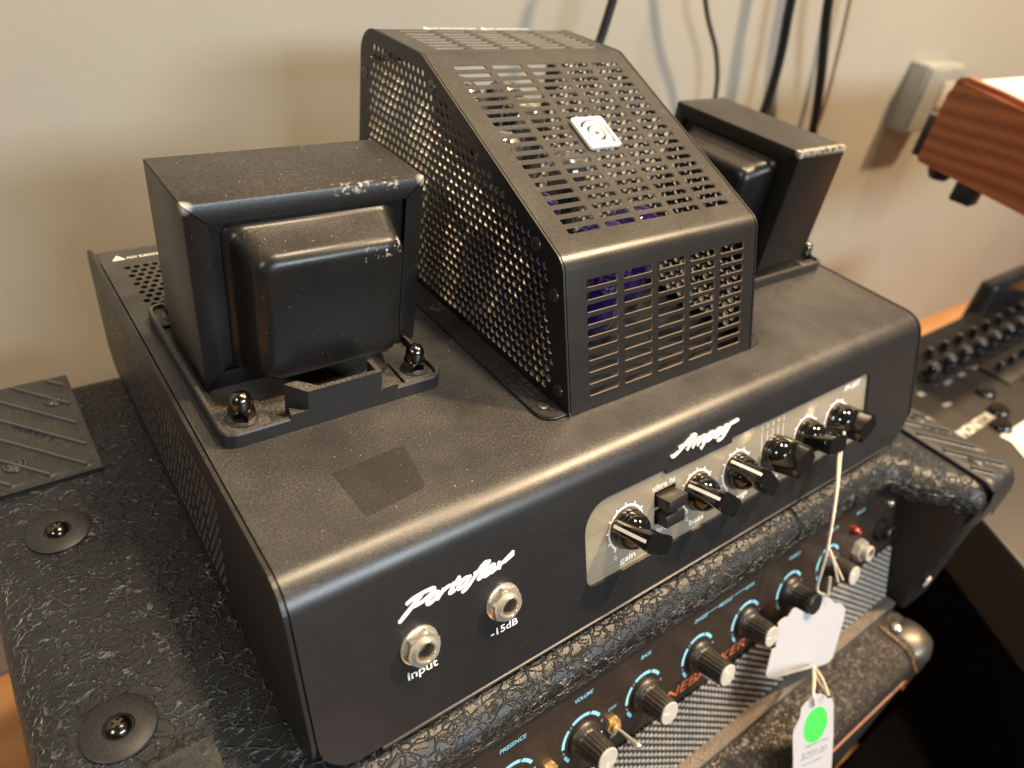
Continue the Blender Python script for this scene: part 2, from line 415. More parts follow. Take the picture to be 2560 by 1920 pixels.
def text_vf(body, size, shear=0.0, bold=0.0, width=None, height=None, align='LEFT', spacing=1.0):
    c = bpy.data.curves.new('t', 'FONT'); c.body = body; c.size = 1; c.shear = shear; c.offset = bold; c.space_character = spacing
    c.resolution_u = 3
    o = bpy.data.objects.new('t', c); COL.objects.link(o)
    dg = bpy.context.evaluated_depsgraph_get(); dg.update()
    me = bpy.data.meshes.new_from_object(o.evaluated_get(dg))
    v = [tuple(x.co) for x in me.vertices]; f = [tuple(p.vertices) for p in me.polygons]
    bpy.data.objects.remove(o); bpy.data.curves.remove(c); bpy.data.meshes.remove(me)
    x0 = min(p[0] for p in v); x1 = max(p[0] for p in v)
    sx = width / (x1 - x0) if width else size
    sy = size
    ox = {'LEFT': 0, 'CENTER': -.5, 'RIGHT': -1}[align] * (x1 - x0) * sx
    return [((p[0] - x0) * sx + ox, p[1] * sy, 0) for p in v], f
def basis(o, ex, ey, n):
    mt = Matrix((Vector(ex), Vector(ey), Vector(n))).transposed().to_4x4(); mt.translation = Vector(o); return mt
def mmat(mm):   # millimetre matrix -> metre matrix for objects
    r = mm.copy(); r.translation = r.translation * MM; return r
def print_text(name, body, frame, parent, mat='white', **kw):
    v, f = text_vf(body, **kw)
    v, f = xf((v, f), frame)
    return mk(name, v, f, mat, parent, 0)

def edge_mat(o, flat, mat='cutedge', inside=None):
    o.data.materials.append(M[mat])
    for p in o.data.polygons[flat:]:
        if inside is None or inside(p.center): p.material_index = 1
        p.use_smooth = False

# ------------------------------------------------------------------ setting
s = 0.3619; K = sqrt(1 + s * s)
EX = (1, 0, 0); EYF = (0, s / K, 1 / K); NF = (0, -1 / K, s / K)
def onfront(x, z, off=0.0):
    return basis(Vector((x, s * z, z)) + Vector(NF) * off, EX, EYF, NF)
ZL = -77; YL = -23
def onlaney(x, z, off=0.0):
    return basis(Vector((x, YL + s * (z - ZL), z)) + Vector(NF) * off, EX, EYF, NF)
ZF = -410
def wall_y(x): return 340 - 0.0273 * (x + 120)
v = [(-900, wall_y(-900), ZF), (2600, wall_y(2600), ZF), (2600, wall_y(2600), 900), (-900, wall_y(-900), 900),
     (-900, wall_y(-900) + 60, ZF), (2600, wall_y(2600) + 60, ZF), (2600, wall_y(2600) + 60, 900), (-900, wall_y(-900) + 60, 900)]
o = mk('wall', v, [(0, 1, 2, 3), (7, 6, 5, 4), (3, 2, 6, 7), (0, 4, 5, 1), (0, 3, 7, 4), (1, 5, 6, 2)], 'wall', None, 0); o['kind'] = 'structure'
v, f = box_vf(-900, 2600, -700, 338, ZF - 20, ZF)
o = mk('floor', v, f, 'floorwood', None, 0); o['kind'] = 'structure'
def wpt(x, z, off=0): return Vector((x, wall_y(x) - off, z))

# ------------------------------------------------------------------ amplifier head: chassis
AMP = thing('amplifier_head', 'black tube bass amplifier head with slotted cage and two transformers, on top of the combo', 'amplifier', (195, 110, -74))
RB = 14.0; TURN = math.acos(s / K); TL_ = RB * tan(TURN / 2)
L1 = 235 - TL_; LA = RB * TURN
def vfront(z): return L1 + LA + (-z * K - TL_)
def cover_map(u, vv, dep):
    if vv <= L1: p = Vector((u, 235 - vv, 0)); n = Vector((0, 0, 1))
    elif vv <= L1 + LA:
        a = (vv - L1) / RB; n = Vector((0, -sin(a), cos(a))); p = Vector((u, TL_, -RB)) + n * RB
    else:
        q = vv - L1 - LA + TL_; n = Vector(NF); p = Vector((u, 0, 0)) + Vector((0, -s / K, -1 / K)) * q
    return tuple(p - n * dep)
VB = vfront(-70.5)
bv_ = [L1 + LA * k / 10 for k in range(11)]
out = [(0.7, 0), (389.3, 0)] + [(389.3, q) for q in bv_]
for k in range(9):
    a = -0.0 + .5 * pi * k / 8; out.append((389.3 - 20 + 20 * cos(a), VB - 20 + 20 * sin(a)))
for k in range(9):
    a = .5 * pi + .5 * pi * k / 8; out.append((0.7 + 14 + 14 * cos(a), VB - 14 + 14 * sin(a)))
PX0, PX1, PZ0, PZ1 = 119.9, 336.2, -54.8, -18.3
out += [(0.7, q) for q in reversed(bv_)]
pw = rrect(PX0, PX1, -vfront(PZ0), -vfront(PZ1), (5, 4, 4, 13), 6)
panel_loop = []
for (x, y) in pw: panel_loop.append((x, -y))
top_v = vfront(PZ1)
# logo tab hanging into the opening
new = []
for i, p in enumerate(panel_loop):
    new.append(p); q = panel_loop[(i + 1) % len(panel_loop)]
    if abs(p[1] - top_v) < 1e-6 and abs(q[1] - top_v) < 1e-6 and p[0] > 300 and q[0] < 160:
        new += [(213.4, top_v), (213.4, top_v + 2.4), (168, top_v + 2.4), (168, top_v)]
panel_loop = new
JX = ((41.3, -39.3), (77.3, -39.3))
holes = [panel_loop] + [circ(x, vfront(z), 5.2, 20) for x, z in JX]
vent = []
for r in range(11):
    for c in range(20):
        x = 10.3 + c * 4.17 + (2.08 if r % 2 else 0); y = 215.2 - r * 4.2
        if x < 96: vent.append((x, 235 - y))
holes += [circ(x, y, 1.55, 10) for x, y in vent]
def kh(x, y):
    if inpoly(x, y, panel_loop): return True
    for jx, jz in JX:
        if hypot(x - jx, y - vfront(jz)) < 5.1: return True
    if 15 < y < 70 and x < 100:
        for hx, hy in vent:
            if abs(x - hx) < 1.5 and hypot(x - hx, y - hy) < 1.47: return True
    return False
lines = [((0.7, q), (389.3, q)) for q in bv_]
v, f = plate(out, holes, kh, cover_map, 1.3, lines)
COVER = mk('chassis_cover', v, f, 'powder', AMP, 40)
# slightly cleaner square where a sticker has been, on the top: a thin residue film
q = [(34.4, 39.7), (64.7, 41.6), (60.5, 18.4), (35.7, 15.5)]
v, f = prism(list(reversed(q)), 0.05, 0.12)
mk('sticker_residue', v, f, powder('clean_patch', (0.012, 0.011, 0.012), 0.5, dust=0.16, specks=0.6, spec=0.35), COVER, 0)
# side plates with perforation
def side_profile(back=250.0):
    P = [(back, -9), (back - 3, -3.5), (237, 0.4)]
    for k in range(9):
        a = TURN * k / 8; P.append((TL_ - (RB + .4) * sin(a), -RB + (RB + .4) * cos(a)))
    R0 = 14.0; cz = -73.5 + R0; cy = s * cz + R0 * K
    for k in range(9):
        a = TURN + (pi - TURN) * k / 8; P.append((cy - (R0 + .3) * sin(a), cz + (R0 + .3) * cos(a)))
    P += [(225, -74), (240, -70), (248, -60)]
    return P
sp = side_profile()
perf = []
for r in range(15):
    z = -13.5 - r * 3.6
    for c in range(44):
        y = 60 + c * 4.15 + (2.08 if r % 2 else 0)
        if y < 231 - max(0, (-13 - 0 - z)) * -0.0 and not (r < 2 and y > 214): perf.append((y, z))
def khs(x, y):
    if not (55 < x < 236 and -70 < y < -10): return False
    r = round((-13.5 - y) / 3.6)
    for rr in (r - 1, r, r + 1):
        z = -13.5 - rr * 3.6
        if not 0 <= rr <= 14: continue
        off = 60 + (2.08 if rr % 2 else 0); c = round((x - off) / 4.15); hy = off + c * 4.15
        if hypot(x - hy, y - z) < 1.27 and (hy, z) in perfset: return True
    return False
perfset = {(60 + c * 4.15 + (2.08 if r % 2 else 0), -13.5 - r * 3.6) for r in range(15) for c in range(44)} & set(perf)
v, f = plate(sp, [circ(y, z, 1.35, 8, pi / 8) for y, z in perf], khs, lambda y, z, d: (-0.0 - 1.4 + d, y, z), 1.4)
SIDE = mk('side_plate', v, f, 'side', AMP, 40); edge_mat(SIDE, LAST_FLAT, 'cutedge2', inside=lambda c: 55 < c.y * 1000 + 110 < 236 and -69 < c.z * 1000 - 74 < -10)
v, f = plate(sp, [], lambda x, y: False, lambda y, z, d: (391.4 - d, y, z), 1.4)
SIDE2 = mk('side_plate', v, f, 'side', AMP, 40)
v, f = merge(box_vf(1.6, 388.4, 233.4, 234.8, -72, -1.5))
mk('rear_plate', v, f, 'side', AMP, 0)
v, f = box_vf(1.6, 388.4, -16, 233, -73, -71.6)
mk('base_plate', v, f, 'side', AMP, 0)
# folded lip below the front edge
bm = bevel_box(22, 366, -26.4, -10, -72.6, -70.9, 0.5, 2)
bm_obj('base_lip', bm, 'nickel' if False else 'powder', AMP)
for (fx, fy) in ((20, 5), (370, 5), (20, 225), (370, 225)):
    v, f = lathe([(8, -77), (8, -72.9)], 20); v = [(a + fx, b + fy, c) for a, b, c in v]
    mk('rubber_foot', v, f, 'rubber', AMP)
# printed warning near rear edge
fr = basis((5.8, 224.2, 0.06), EX, (0, 1, 0), (0, 0, 1))
tri = [(0, 0), (5.9, 0), (2.95, 5.0)]
v, f = xf(prism(tri, 0, 0.04), fr); o = mk('warning_triangle', v, f, 'white', COVER, 0)
v, f = xf(text_vf('!', 4.2, bold=0.02, align='CENTER'), basis((8.75, 224.8, 0.14), EX, (0, 1, 0), (0, 0, 1))); mk('warning_mark', v, f, 'dark', COVER, 0)
print_text('warning_lettering', 'HOT SURFACE  DO NOT TOUCH', basis((12.6, 224.5, 0.08), EX, (0, 1, 0), (0, 0, 1)), COVER, size=3.0, width=34, bold=0.015)

# control panel
pf = rrect(PX0 - 3, PX1 + 3, PZ0 * K - 3, PZ1 * K + 3, 4, 4)
def panel_map(u, vv, dep): return tuple(Vector((u, 0, 0)) + Vector(EYF) * vv - Vector(NF) * (1.5 + dep + 0.0))
pholes = [rrect(162, 176, -36.9, -29.4, .4, 1), rrect(162, 176, -45.4, -38.1, .4, 1)]
v, f = plate(pf, pholes, lambda x, y: 162 < x < 176 and (-36.9 < y < -29.4 or -45.4 < y < -38.1), panel_map, 1.0)
PANEL = mk('control_panel', v, f, 'brushed', AMP, 0)
POFF = -1.42
KN = [(144.6, -36.7, 150), (190.4, -36.7, 141), (219.4, -36.7, 131), (248.4, -36.7, 28), (277.3, -36.7, -8), (306.2, -36.7, 25)]
def dial(r, a0, a1, wd, tick, nt):
    v, f = [], []
    n = 48
    for k in range(n + 1):
        a = a0 + (a1 - a0) * k / n
        for rr in (r - wd, r): v.append((rr * cos(a), rr * sin(a), 0.0))
    for k in range(n): f.append((2 * k, 2 * k + 2, 2 * k + 3, 2 * k + 1))
    for k in range(nt):
        a = a0 + (a1 - a0) * k / (nt - 1); da = 0.035
        o = len(v)
        for (rr, aa) in ((r - .1, a + da * 1.6), (r - .1, a - da * 1.6), (r + tick, a - da * .5), (r + tick, a + da * .5)): v.append((rr * cos(aa), rr * sin(aa), 0.0))
        f.append((o, o + 1, o + 2, o + 3))
    return v, f
for i, (x, z, a) in enumerate(KN):
    if i == 3: continue
    v, f = xf(dial(10.7, radians(232), radians(-52), 1.0, 1.3, 11), onfront(x, z, POFF)); mk('dial_ring', v, f, 'white', PANEL, 0)
for i in range(5):
    x = 238.9 + 4.45 * i
    v, f = xf(prism([(-.17, 0), (.17, 0), (.17, 14), (-.17, 14)], 0, .03), onfront(x, -37.5, POFF)); mk('selector_line', v, f, 'white', PANEL, 0)
    print_text('selector_number', str(i + 1), onfront(x, -22.6, POFF + .03), PANEL, size=3.0, align='CENTER')
for body, x, z, sz, wd, al in (('0', 137.7, -49.3, 3.0, None, 'CENTER'), ('10', 151.6, -49.3, 3.0, None, 'CENTER'), ('gain', 145, -52.3, 4.2, 9.4, 'CENTER'), ('0', 183.6, -49.3, 3.0, None, 'CENTER'), ('bass', 190.4, -52.3, 4.2, 10.2, 'CENTER'),
                           ('midrange', 219.4, -52.3, 4.2, 19, 'CENTER'), ('range', 248.4, -52.3, 4.2, 12, 'CENTER'), ('treble', 277.3, -52.3, 4.2, 13, 'CENTER'), ('level', 306.2, -52.3, 4.2, 10.5, 'CENTER'),
                           ('ultra hi', 168, -26.6, 3.6, 14.2, 'CENTER'), ('ultra lo', 168, -47.2, 3.6, 14.2, 'CENTER')):
    print_text('lettering', body, onfront(x, z, POFF + .03), PANEL, size=sz, width=wd, align=al, bold=0.01 if wd else 0)
print_text('model_lettering', 'PF-50T', onfront(312.5, -23.6, POFF + .03), PANEL, size=4.6, width=17, shear=0.3, bold=0.02)
# logo scripts printed on the front
def ell(cx, cy, rx, ry, a0=0, a1=360, n=14): return [(cx + rx * cos(radians(a0 + (a1 - a0) * k / n)), cy + ry * sin(radians(a0 + (a1 - a0) * k / n))) for k in range(n + 1)]
GLY = {
 'P': (1.75, [[(.62, 1.62), (.42, .8), (.15, -.15), (-.02, -.5)], [(.48, 1.62), (.32, .75), (.05, -.2)], [(-.45, 1.3), (-.1, 1.6), (.6, 1.75), (1.45, 1.72), (1.7, 1.45), (1.5, .95), (1.1, .65), (.5, .6)]]),
 'A': (1.75, [[(-.6, .15), (-.25, .0), (.1, .3), (.85, 1.75)], [(.7, 1.78), (1.3, 1.78), (1.22, .9), (1.2, .05)], [(-.1, .85), (.5, .95), (1.35, .9)]]),
 'o': (.95, [ell(.4, .5, .36, .5)]),
 'r': (.85, [[(.1, 1.0), (.1, .02)], [(.1, .55), (.3, .9), (.6, 1.0), (.72, .85)]]),
 't': (.8, [[(.3, 1.55), (.25, .25), (.4, .02), (.7, .12)], [(-.05, 1.02), (.75, 1.02)]]),
 'a': (1.0, [ell(.4, .5, .36, .5), [(.78, 1.0), (.76, .2), (.95, .02)]]),
 'f': (.8, [[(.95, 1.7), (.7, 1.78), (.5, 1.5), (.38, .5), (.25, -.4), (-.05, -.6)], [(.1, 1.02), (.8, 1.02)]]),
 'l': (.55, [[(.3, 1.75), (.2, .3), (.3, .02), (.5, .08)]]),
 'e': (.92, [[(.08, .52), (.72, .58), (.7, .86), (.42, 1.0), (.12, .8), (.03, .42), (.2, .06), (.5, 0), (.8, .22)]]),
 'x': (1.0, [[(.1, 1.0), (.4, .6), (.75, .02)], [(1.25, 1.45), (.75, .75), (.3, .3), (-.02, .02)], [(1.45, 1.1), (.85, .62)]]),
 'm': (1.5, [[(.1, 1.0), (.1, .02)], [(.1, .6), (.35, .95), (.6, .95), (.68, .7), (.66, .02)], [(.68, .6), (.92, .95), (1.18, .95), (1.28, .7), (1.26, .02)]]),
 'p': (1.0, [[(.12, 1.0), (.02, -.75)], ell(.46, .5, .36, .5)]),
 'g': (1.2, [ell(.4, .5, .36, .5), [(.8, 1.0), (.72, -.35), (.5, -.7), (.1, -.72)], [(.8, .98), (1.2, 1.02), (1.7, 1.12)]]),
}
def script(word, h, width, shear, stroke, thick):
    """drawn brush-script word: every stroke a round-ended ribbon"""
    polys = []; x = 0
    for ch in word:
        adv, st = GLY[ch]
        for pl in st: polys.append([(px + x, py) for px, py in pl])
        x += adv
    polys = [[(px + shear * py, py) for px, py in pl] for pl in polys]
    x0 = min(p[0] for q in polys for p in q); x1 = max(p[0] for q in polys for p in q)
    kx = width / (x1 - x0)
    V, Fc = [], []; lay = 0
    for pl in polys:
        Q = [Vector(((px - x0) * kx, py * h)) for px, py in pl]
        C = []
        for i in range(len(Q) - 1):
            p0, p1, p2, p3 = Q[max(i - 1, 0)], Q[i], Q[i + 1], Q[min(i + 2, len(Q) - 1)]
            for k in range(4):
                t = k / 4; C.append(0.5 * ((2 * p1) + (p2 - p0) * t + (2 * p0 - 5 * p1 + 4 * p2 - p3) * t * t + (3 * p1 - p0 - 3 * p2 + p3) * t ** 3))
        C.append(Q[-1]); lay += 1
        L, R = [], []
        for i, p in enumerate(C):
            d = (C[min(i + 1, len(C) - 1)] - C[max(i - 1, 0)]).normalized(); n = Vector((-d.y, d.x)) * stroke
            L.append(p + n); R.append(p - n)
        d0 = (C[0] - C[1]).normalized() * stroke * .6; d1 = (C[-1] - C[-2]).normalized() * stroke * .6
        ring = [C[0] + d0] + R + [C[-1] + d1] + list(reversed(L))
        o = len(V); z = thick + lay * .004; m_ = len(C)
        for p in L: V.append((p.x, p.y, z))
        for p in R: V.append((p.x, p.y, z))
        for i in range(m_ - 1): Fc.append((o + i, o + m_ + i, o + m_ + i + 1, o + i + 1))
        V += [((C[0] + d0).x, (C[0] + d0).y, z), ((C[-1] + d1).x, (C[-1] + d1).y, z)]
        Fc.append((o, o + 2 * m_, o + m_)); Fc.append((o + m_ - 1, o + 2 * m_ - 1, o + 2 * m_ + 1))
        if thick > .2:
            o2 = len(V)
            for p in ring: V.append((p.x, p.y, z))
            for p in ring: V.append((p.x, p.y, 0))
            r_ = len(ring)
            for i in range(r_): Fc.append((o2 + i, o2 + r_ + i, o2 + r_ + (i + 1) % r_, o2 + (i + 1) % r_))
    return V, Fc
v, f = script('Portaflex', 3.1, 49, .65, .78, .02); v, f = xf((v, f), onfront(35.3, -26.0, .05)); mk('script_lettering', v, f, 'white', COVER, 0)
v, f = script('Ampeg', 3.2, 46, .55, .68, .8); v, f = xf((v, f), onfront(170.6, -13.6, .04)); mk('raised_script', v, f, 'badge', COVER, 0)
print_text('lettering', 'input', onfront(35.4, -50.9, .06), COVER, size=4.8, width=12.2, bold=0.012)
print_text('lettering', '-15dB', onfront(71.0, -52.0, .06), COVER, size=4.3, width=12.6, bold=0.012)
# knobs
def chicken_knob():
    dome = [(9.2, 0), (9.2, 2.0), (8.9, 2.8)]
    for k in range(9):
        a = .5 * pi * k / 8; dome.append((8.6 * cos(a) + 0.02, 3.0 + 8.2 * sin(a)))
    A_ = lathe(dome, 36, True, False)
    # blade: lofted rectangle along axis, nose on +x
    rings = []
    for (h, nose, tail, th, nt_) in ((1.2, 10.6, -9.6, 3.4, 2.4), (6, 10.0, -9.6, 3.4, 2.4), (11, 9.2, -9.2, 3.6, 2.6), (15.5, 8.2, -8.6, 4.2, 3.2), (18.3, 7.6, -8.0, 4.7, 3.7), (18.8, 7.2, -7.6, 4.3, 3.3)):
        c = [(nose, nt_ - .5), (nose - .5, nt_), (nose - 3.2, th), (tail + 3, th), (tail + .8, th - .5), (tail, th - 1.4)]
        rings.append([(a, b, h) for a, b in c] + [(a, -b, h) for a, b in reversed(c)])
    v = [p for r in rings for p in r]; n = 12; f = []
    for i in range(len(rings) - 1):
        for k in range(n): f.append((i * n + k, i * n + (k + 1) % n, (i + 1) * n + (k + 1) % n, (i + 1) * n + k))
    f = [tuple(reversed(q)) for q in f]
    f.append(tuple(range((len(rings) - 1) * n, len(rings) * n))[::-1]); f.append(tuple(range(n)))
    B_ = (v, f)
    V, Fc = merge(A_, B_)
    bm = bmesh.new(); bv = [bm.verts.new(p) for p in V]
    for q in Fc: bm.faces.new([bv[i] for i in q])
    bmesh.ops.recalc_face_normals(bm, faces=bm.faces)
    me = bpy.data.meshes.new('knob'); bm.to_mesh(me); bm.free()
    for vtx in me.vertices: vtx.co *= MM
    return finish(me, 'gloss', 32)
kme = chicken_knob()
lv = [(10.66, -.75, 2), (10.66, .75, 2), (10.06, .75, 6), (10.06, -.75, 6), (9.26, .75, 11), (9.26, -.75, 11), (8.27, .75, 15.5), (8.27, -.75, 15.5), (7.7, .75, 17.7), (7.7, -.75, 17.7)]
lme = local_mesh('pointer_line', [(a + .04, b, c) for a, b, c in lv], [(0, 1, 2, 3), (3, 2, 4, 5), (5, 4, 6, 7), (7, 6, 8, 9)], 'white', 0)
for x, z, a in KN:
    wm = mmat(onfront(x, z, POFF) @ Matrix.Rotation(radians(a), 4, 'Z'))
    k = put('knob', kme, wm, AMP); put('pointer_line', lme, wm, k)
# push switches
for z0, dz in ((-31.2, 7.2), (-39.2, 6.0)):
    bm = bevel_box(163.2, 175.2, 0, 5.6, -3, 7.6 if dz > 7 else 6.0, .35, 2)
    vs = [tuple(onfront(0, z0 - 3.4 if dz > 7 else z0 - 3.4, POFF) @ p.co) for p in bm.verts]; bm.verts.index_update()
    fs = [[q.index for q in ff.verts] for ff in bm.faces]; bm.free()
    mk('push_switch', vs, fs, 'satin', AMP)
# input jacks
wash = local_mesh('washer', *lathe([(7.5, 0), (7.5, .7), (7.1, 1.0), (5.0, 1.0)], 40, True, False), 'nickel', 40)
hexp = [(6.5 * cos(pi / 3 * k), 6.5 * sin(pi / 3 * k)) for k in range(6)]
def hexnut(r, h, bore, z0=0):
    v, f = [], []
    def ring(rr, z, hexed):
        o = len(v)
        for k in range(48):
            a = 2 * pi * k / 48; am = (a % (pi / 3)) - pi / 6
            q = min(rr, r * cos(pi / 6) / cos(am)) if hexed else rr
            v.append((q * cos(a), q * sin(a), z))
        return o
    R = [ring(r * 1.0, z0, True), ring(r, z0 + h * .72, True), ring(r * .90, z0 + h, True), ring(bore, z0 + h, False), ring(bore, z0, False)]
    for a, b in zip(R, R[1:]):
        for k in range(48): f.append((a + k, a + (k + 1) % 48, b + (k + 1) % 48, b + k))
    return v, f
nutm = local_mesh('hex_nut', *hexnut(7.1, 3.2, 4.6, .95), 'nickel', 25)
barrel = local_mesh('barrel', *lathe([(4.7, 1), (4.7, 5.2), (4.3, 5.6), (3.6, 5.6), (3.35, 5.2), (3.35, 4.2)], 32, False, False), 'nickel', 40)
bore = local_mesh('bore', *lathe([(3.36, 4.4), (3.36, -9)], 24, False, True), simple('jack_bore', (0.10, 0.075, 0.045), 0.5), 40)
for i, (x, z) in enumerate(JX):
    wm = mmat(onfront(x, z, .03) @ Matrix.Rotation(radians(12 + 25 * i), 4, 'Z'))
    j = put('input_jack', barrel, wm, AMP); put('washer', wash, wm, j); put('hex_nut', nutm, wm, j); put('bore', bore, wm, j)

# ------------------------------------------------------------------ tube cage
CX0, CX1 = 135.4, 256.4
P0 = Vector((24.8 + .3508 * .5, .5)); PB1 = Vector((24.8 + .3508 * 62.0, 62.0))      # front plane line
m2 = (109 - 64.9) / (157.6 - 53.8)
# intersections of front/slant and slant/top (virtual corners)
# front: y = 24.8 + .3508 z ; slant: z = 64.9 + m2 (y-53.8) ; top: z = 110
zc = (64.9 + m2 * (24.8 - 53.8)) / (1 - m2 * .3508); C1 = Vector((24.8 + .3508 * zc, zc))
C2 = Vector((53.8 + (110 - 64.9) / m2, 110.0))
PROF = [Vector((24.8 + .3508 * .6, .6)), C1, C2, Vector((217.1, 110.0)), Vector((217.1, 92.0))]
def fillet_path(P, radii):
    segs = []; cur = P[0]; L = 0
    for i in range(1, len(P) - 1):
        a = (P[i - 1] - P[i]).normalized(); b = (P[i + 1] - P[i]).normalized()
        ang = math.acos(max(-1, min(1, a.dot(b)))); r = radii[i - 1]; tl = r / tan(ang / 2)
        s0 = P[i] + a * tl; e0 = P[i] + b * tl
        segs.append(('L', cur, s0, L)); L += (s0 - cur).length
        bis = (a + b).normalized(); c = P[i] + bis * (r / sin(ang / 2)); sweep = pi - ang
        segs.append(('A', c, s0 - c, sweep, r, L, a, b)); L += r * sweep
        cur = e0
    segs.append(('L', cur, P[-1], L)); L += (P[-1] - cur).length
    return segs, L
SEG, LT = fillet_path(PROF, [10.0, 12.0, 12.8])
def prof_at(vv):
    for sgm in reversed(SEG):
        if sgm[0] == 'L' and vv >= sgm[3] - 1e-9:
            d = (sgm[2] - sgm[1]).normalized(); p = sgm[1] + d * (vv - sgm[3]); return p, Vector((-d.y, d.x))
        if sgm[0] == 'A' and vv >= sgm[5] - 1e-9:
            _, c, r0, sw, r, l0, a, b = sgm
            th = (vv - l0) / r
            sgn = -1 if (r0.x * (b.y) - r0.y * b.x) < 0 else 1
            q = Vector((r0.x * cos(th * sgn) - r0.y * sin(th * sgn), r0.x * sin(th * sgn) + r0.y * cos(th * sgn)))
            return c + q, q.normalized()
    return prof_at(0)
def cage_map(u, vv, dep):
    p, n = prof_at(max(0, vv)); 
    return (u, p.x - n.x * dep, p.y - n.y * dep)
slots = []
def add_row(vc):
    for c in range(5): slots.append((154.85 + 21.1 * c, vc))
Kc = sqrt(1 + .3508 ** 2)
for r in range(10): add_row((51.8 - 4.94 * r - .6) * Kc)
sl0 = [g for g in SEG if g[0] == 'L'][1]
def v_slant(y): return sl0[3] + (Vector((y, 64.9 + m2 * (y - 53.8))) - sl0[1]).length
for r in range(20): add_row(v_slant(150.9) - 5.22 * r)
tp0 = [g for g in SEG if g[0] == 'L'][2]
for r in range(7): add_row(tp0[3] + (199.5 - 5.3 * r) - tp0[1].x)
SW, SH = 17.6, 3.35
bvs = [g[5] + g[3] * g[4] * k / 8 for g in SEG if g[0] == 'A' for k in range(9)]
outc = [(CX0, 0), (CX1, 0)] + [(CX1, q) for q in bvs] + [(CX1, LT), (CX0, LT)] + [(CX0, q) for q in reversed(bvs)]
import bisect
byrow = {}
for x, y in slots: byrow.setdefault(round(y, 3), []).append(x)
rows = sorted(byrow)
def khc(x, y):
    i = bisect.bisect_left(rows, y)
    for j in (i - 1, i):
        if 0 <= j < len(rows) and abs(rows[j] - y) < SH / 2 - .01:
            for sx in byrow[rows[j]]:
                if abs(x - sx) < SW / 2 - .02: return True
    return False
lines = []
for g in SEG:
    if g[0] == 'A':
        for k in range(9):
            vv = g[5] + g[3] * g[4] * k / 8; lines.append(((CX0, vv), (CX1, vv)))
v, f = plate(outc, [rrect(x - SW / 2, x + SW / 2, y - SH / 2, y + SH / 2, .95, 3) for x, y in slots], khc, cage_map, 0.9, lines)
CAGE = mk('tube_cage', v, f, 'cage', AMP, 40)
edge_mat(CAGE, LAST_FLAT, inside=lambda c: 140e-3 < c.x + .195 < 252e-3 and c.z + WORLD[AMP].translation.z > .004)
# cage side panels
def cage_side():
    P = [(28.0, .4)]
    P = [(24.6, 1.2), (25.0, .3), (217.3, .3)]
    for k in range(9):
        a = .5 * pi * k / 8; P.append((217.3 - 13 + 13 * cos(a), 110 - 13 + 13 * sin(a)))
    n = 40
    segv = [tp0[3]] + [g[5] + g[3] * g[4] * k / 6 for g in [q for q in SEG if q[0] == 'A'][:2] for k in range(6, -1, -1)] + [1.5]
    for vv in sorted(set(round(q, 4) for q in segv), reverse=True):
        p, nn = prof_at(vv); P.append((p.x + nn.x * .15, p.y + nn.y * .15))
    return P
cs = cage_side()
hp = []
for r in range(24):
    z = 102.2 - r * 4.19
    for c in range(48):
        y = 203.7 + (2.1 if r % 2 else 0) - c * 4.17
        if y < 40.4: break
        if z > 64.9 + m2 * (y - 53.8) - 6.3: break
        if y < 24.8 + .3508 * z + 8.8: break
        if min(hypot(y - a, z - b) for a, b in ((212.3, 88.1), (148.9, 98.9), (63.3, 62.1), (47.7, 46.7), (34.3, 7.9))) < 5: continue
        hp.append((y, z))
hgrid = {}
for y, z in hp: hgrid.setdefault((int(y // 5), int(z // 5)), []).append((y, z))
def khp(x, y):
    a, b = int(x // 5), int(y // 5)
    for i in (-1, 0, 1):
        for j in (-1, 0, 1):
            for hy, hz in hgrid.get((a + i, b + j), ()):
                if hypot(x - hy, y - hz) < 1.53: return True
    return False
def khp_near(x, y):
    a, b = int(x // 5), int(y // 5)
    return any(hypot(x - hy, y - hz) < 1.7 for i in (-1, 0, 1) for j in (-1, 0, 1) for hy, hz in hgrid.get((a + i, b + j), ()))
scr_v, scr_f = merge(lathe([(2.9, 0), (2.8, .3), (2.3, .5), (.9, .6)], 24),)
def cross(r, w, z):
    return merge(box_vf(-r, r, -w, w, z, z + .06), box_vf(-w, w, -r, r, z + .004, z + .07))
screw_me = local_mesh('screw', scr_v, scr_f, 'screw', 40)
slot_me = local_mesh('screw_recess', *cross(1.6, .34, .56), 'dark', 0)
def screw(parent, mm, scale=1.0, mesh=None):
    k = put('screw', mesh or screw_me, mmat(mm @ Matrix.Scale(scale, 4)), parent)
    put('screw_recess', slot_me, mmat(mm @ Matrix.Scale(scale, 4)), k) if parent in (AMP,) or parent.parent is None else None
    return k
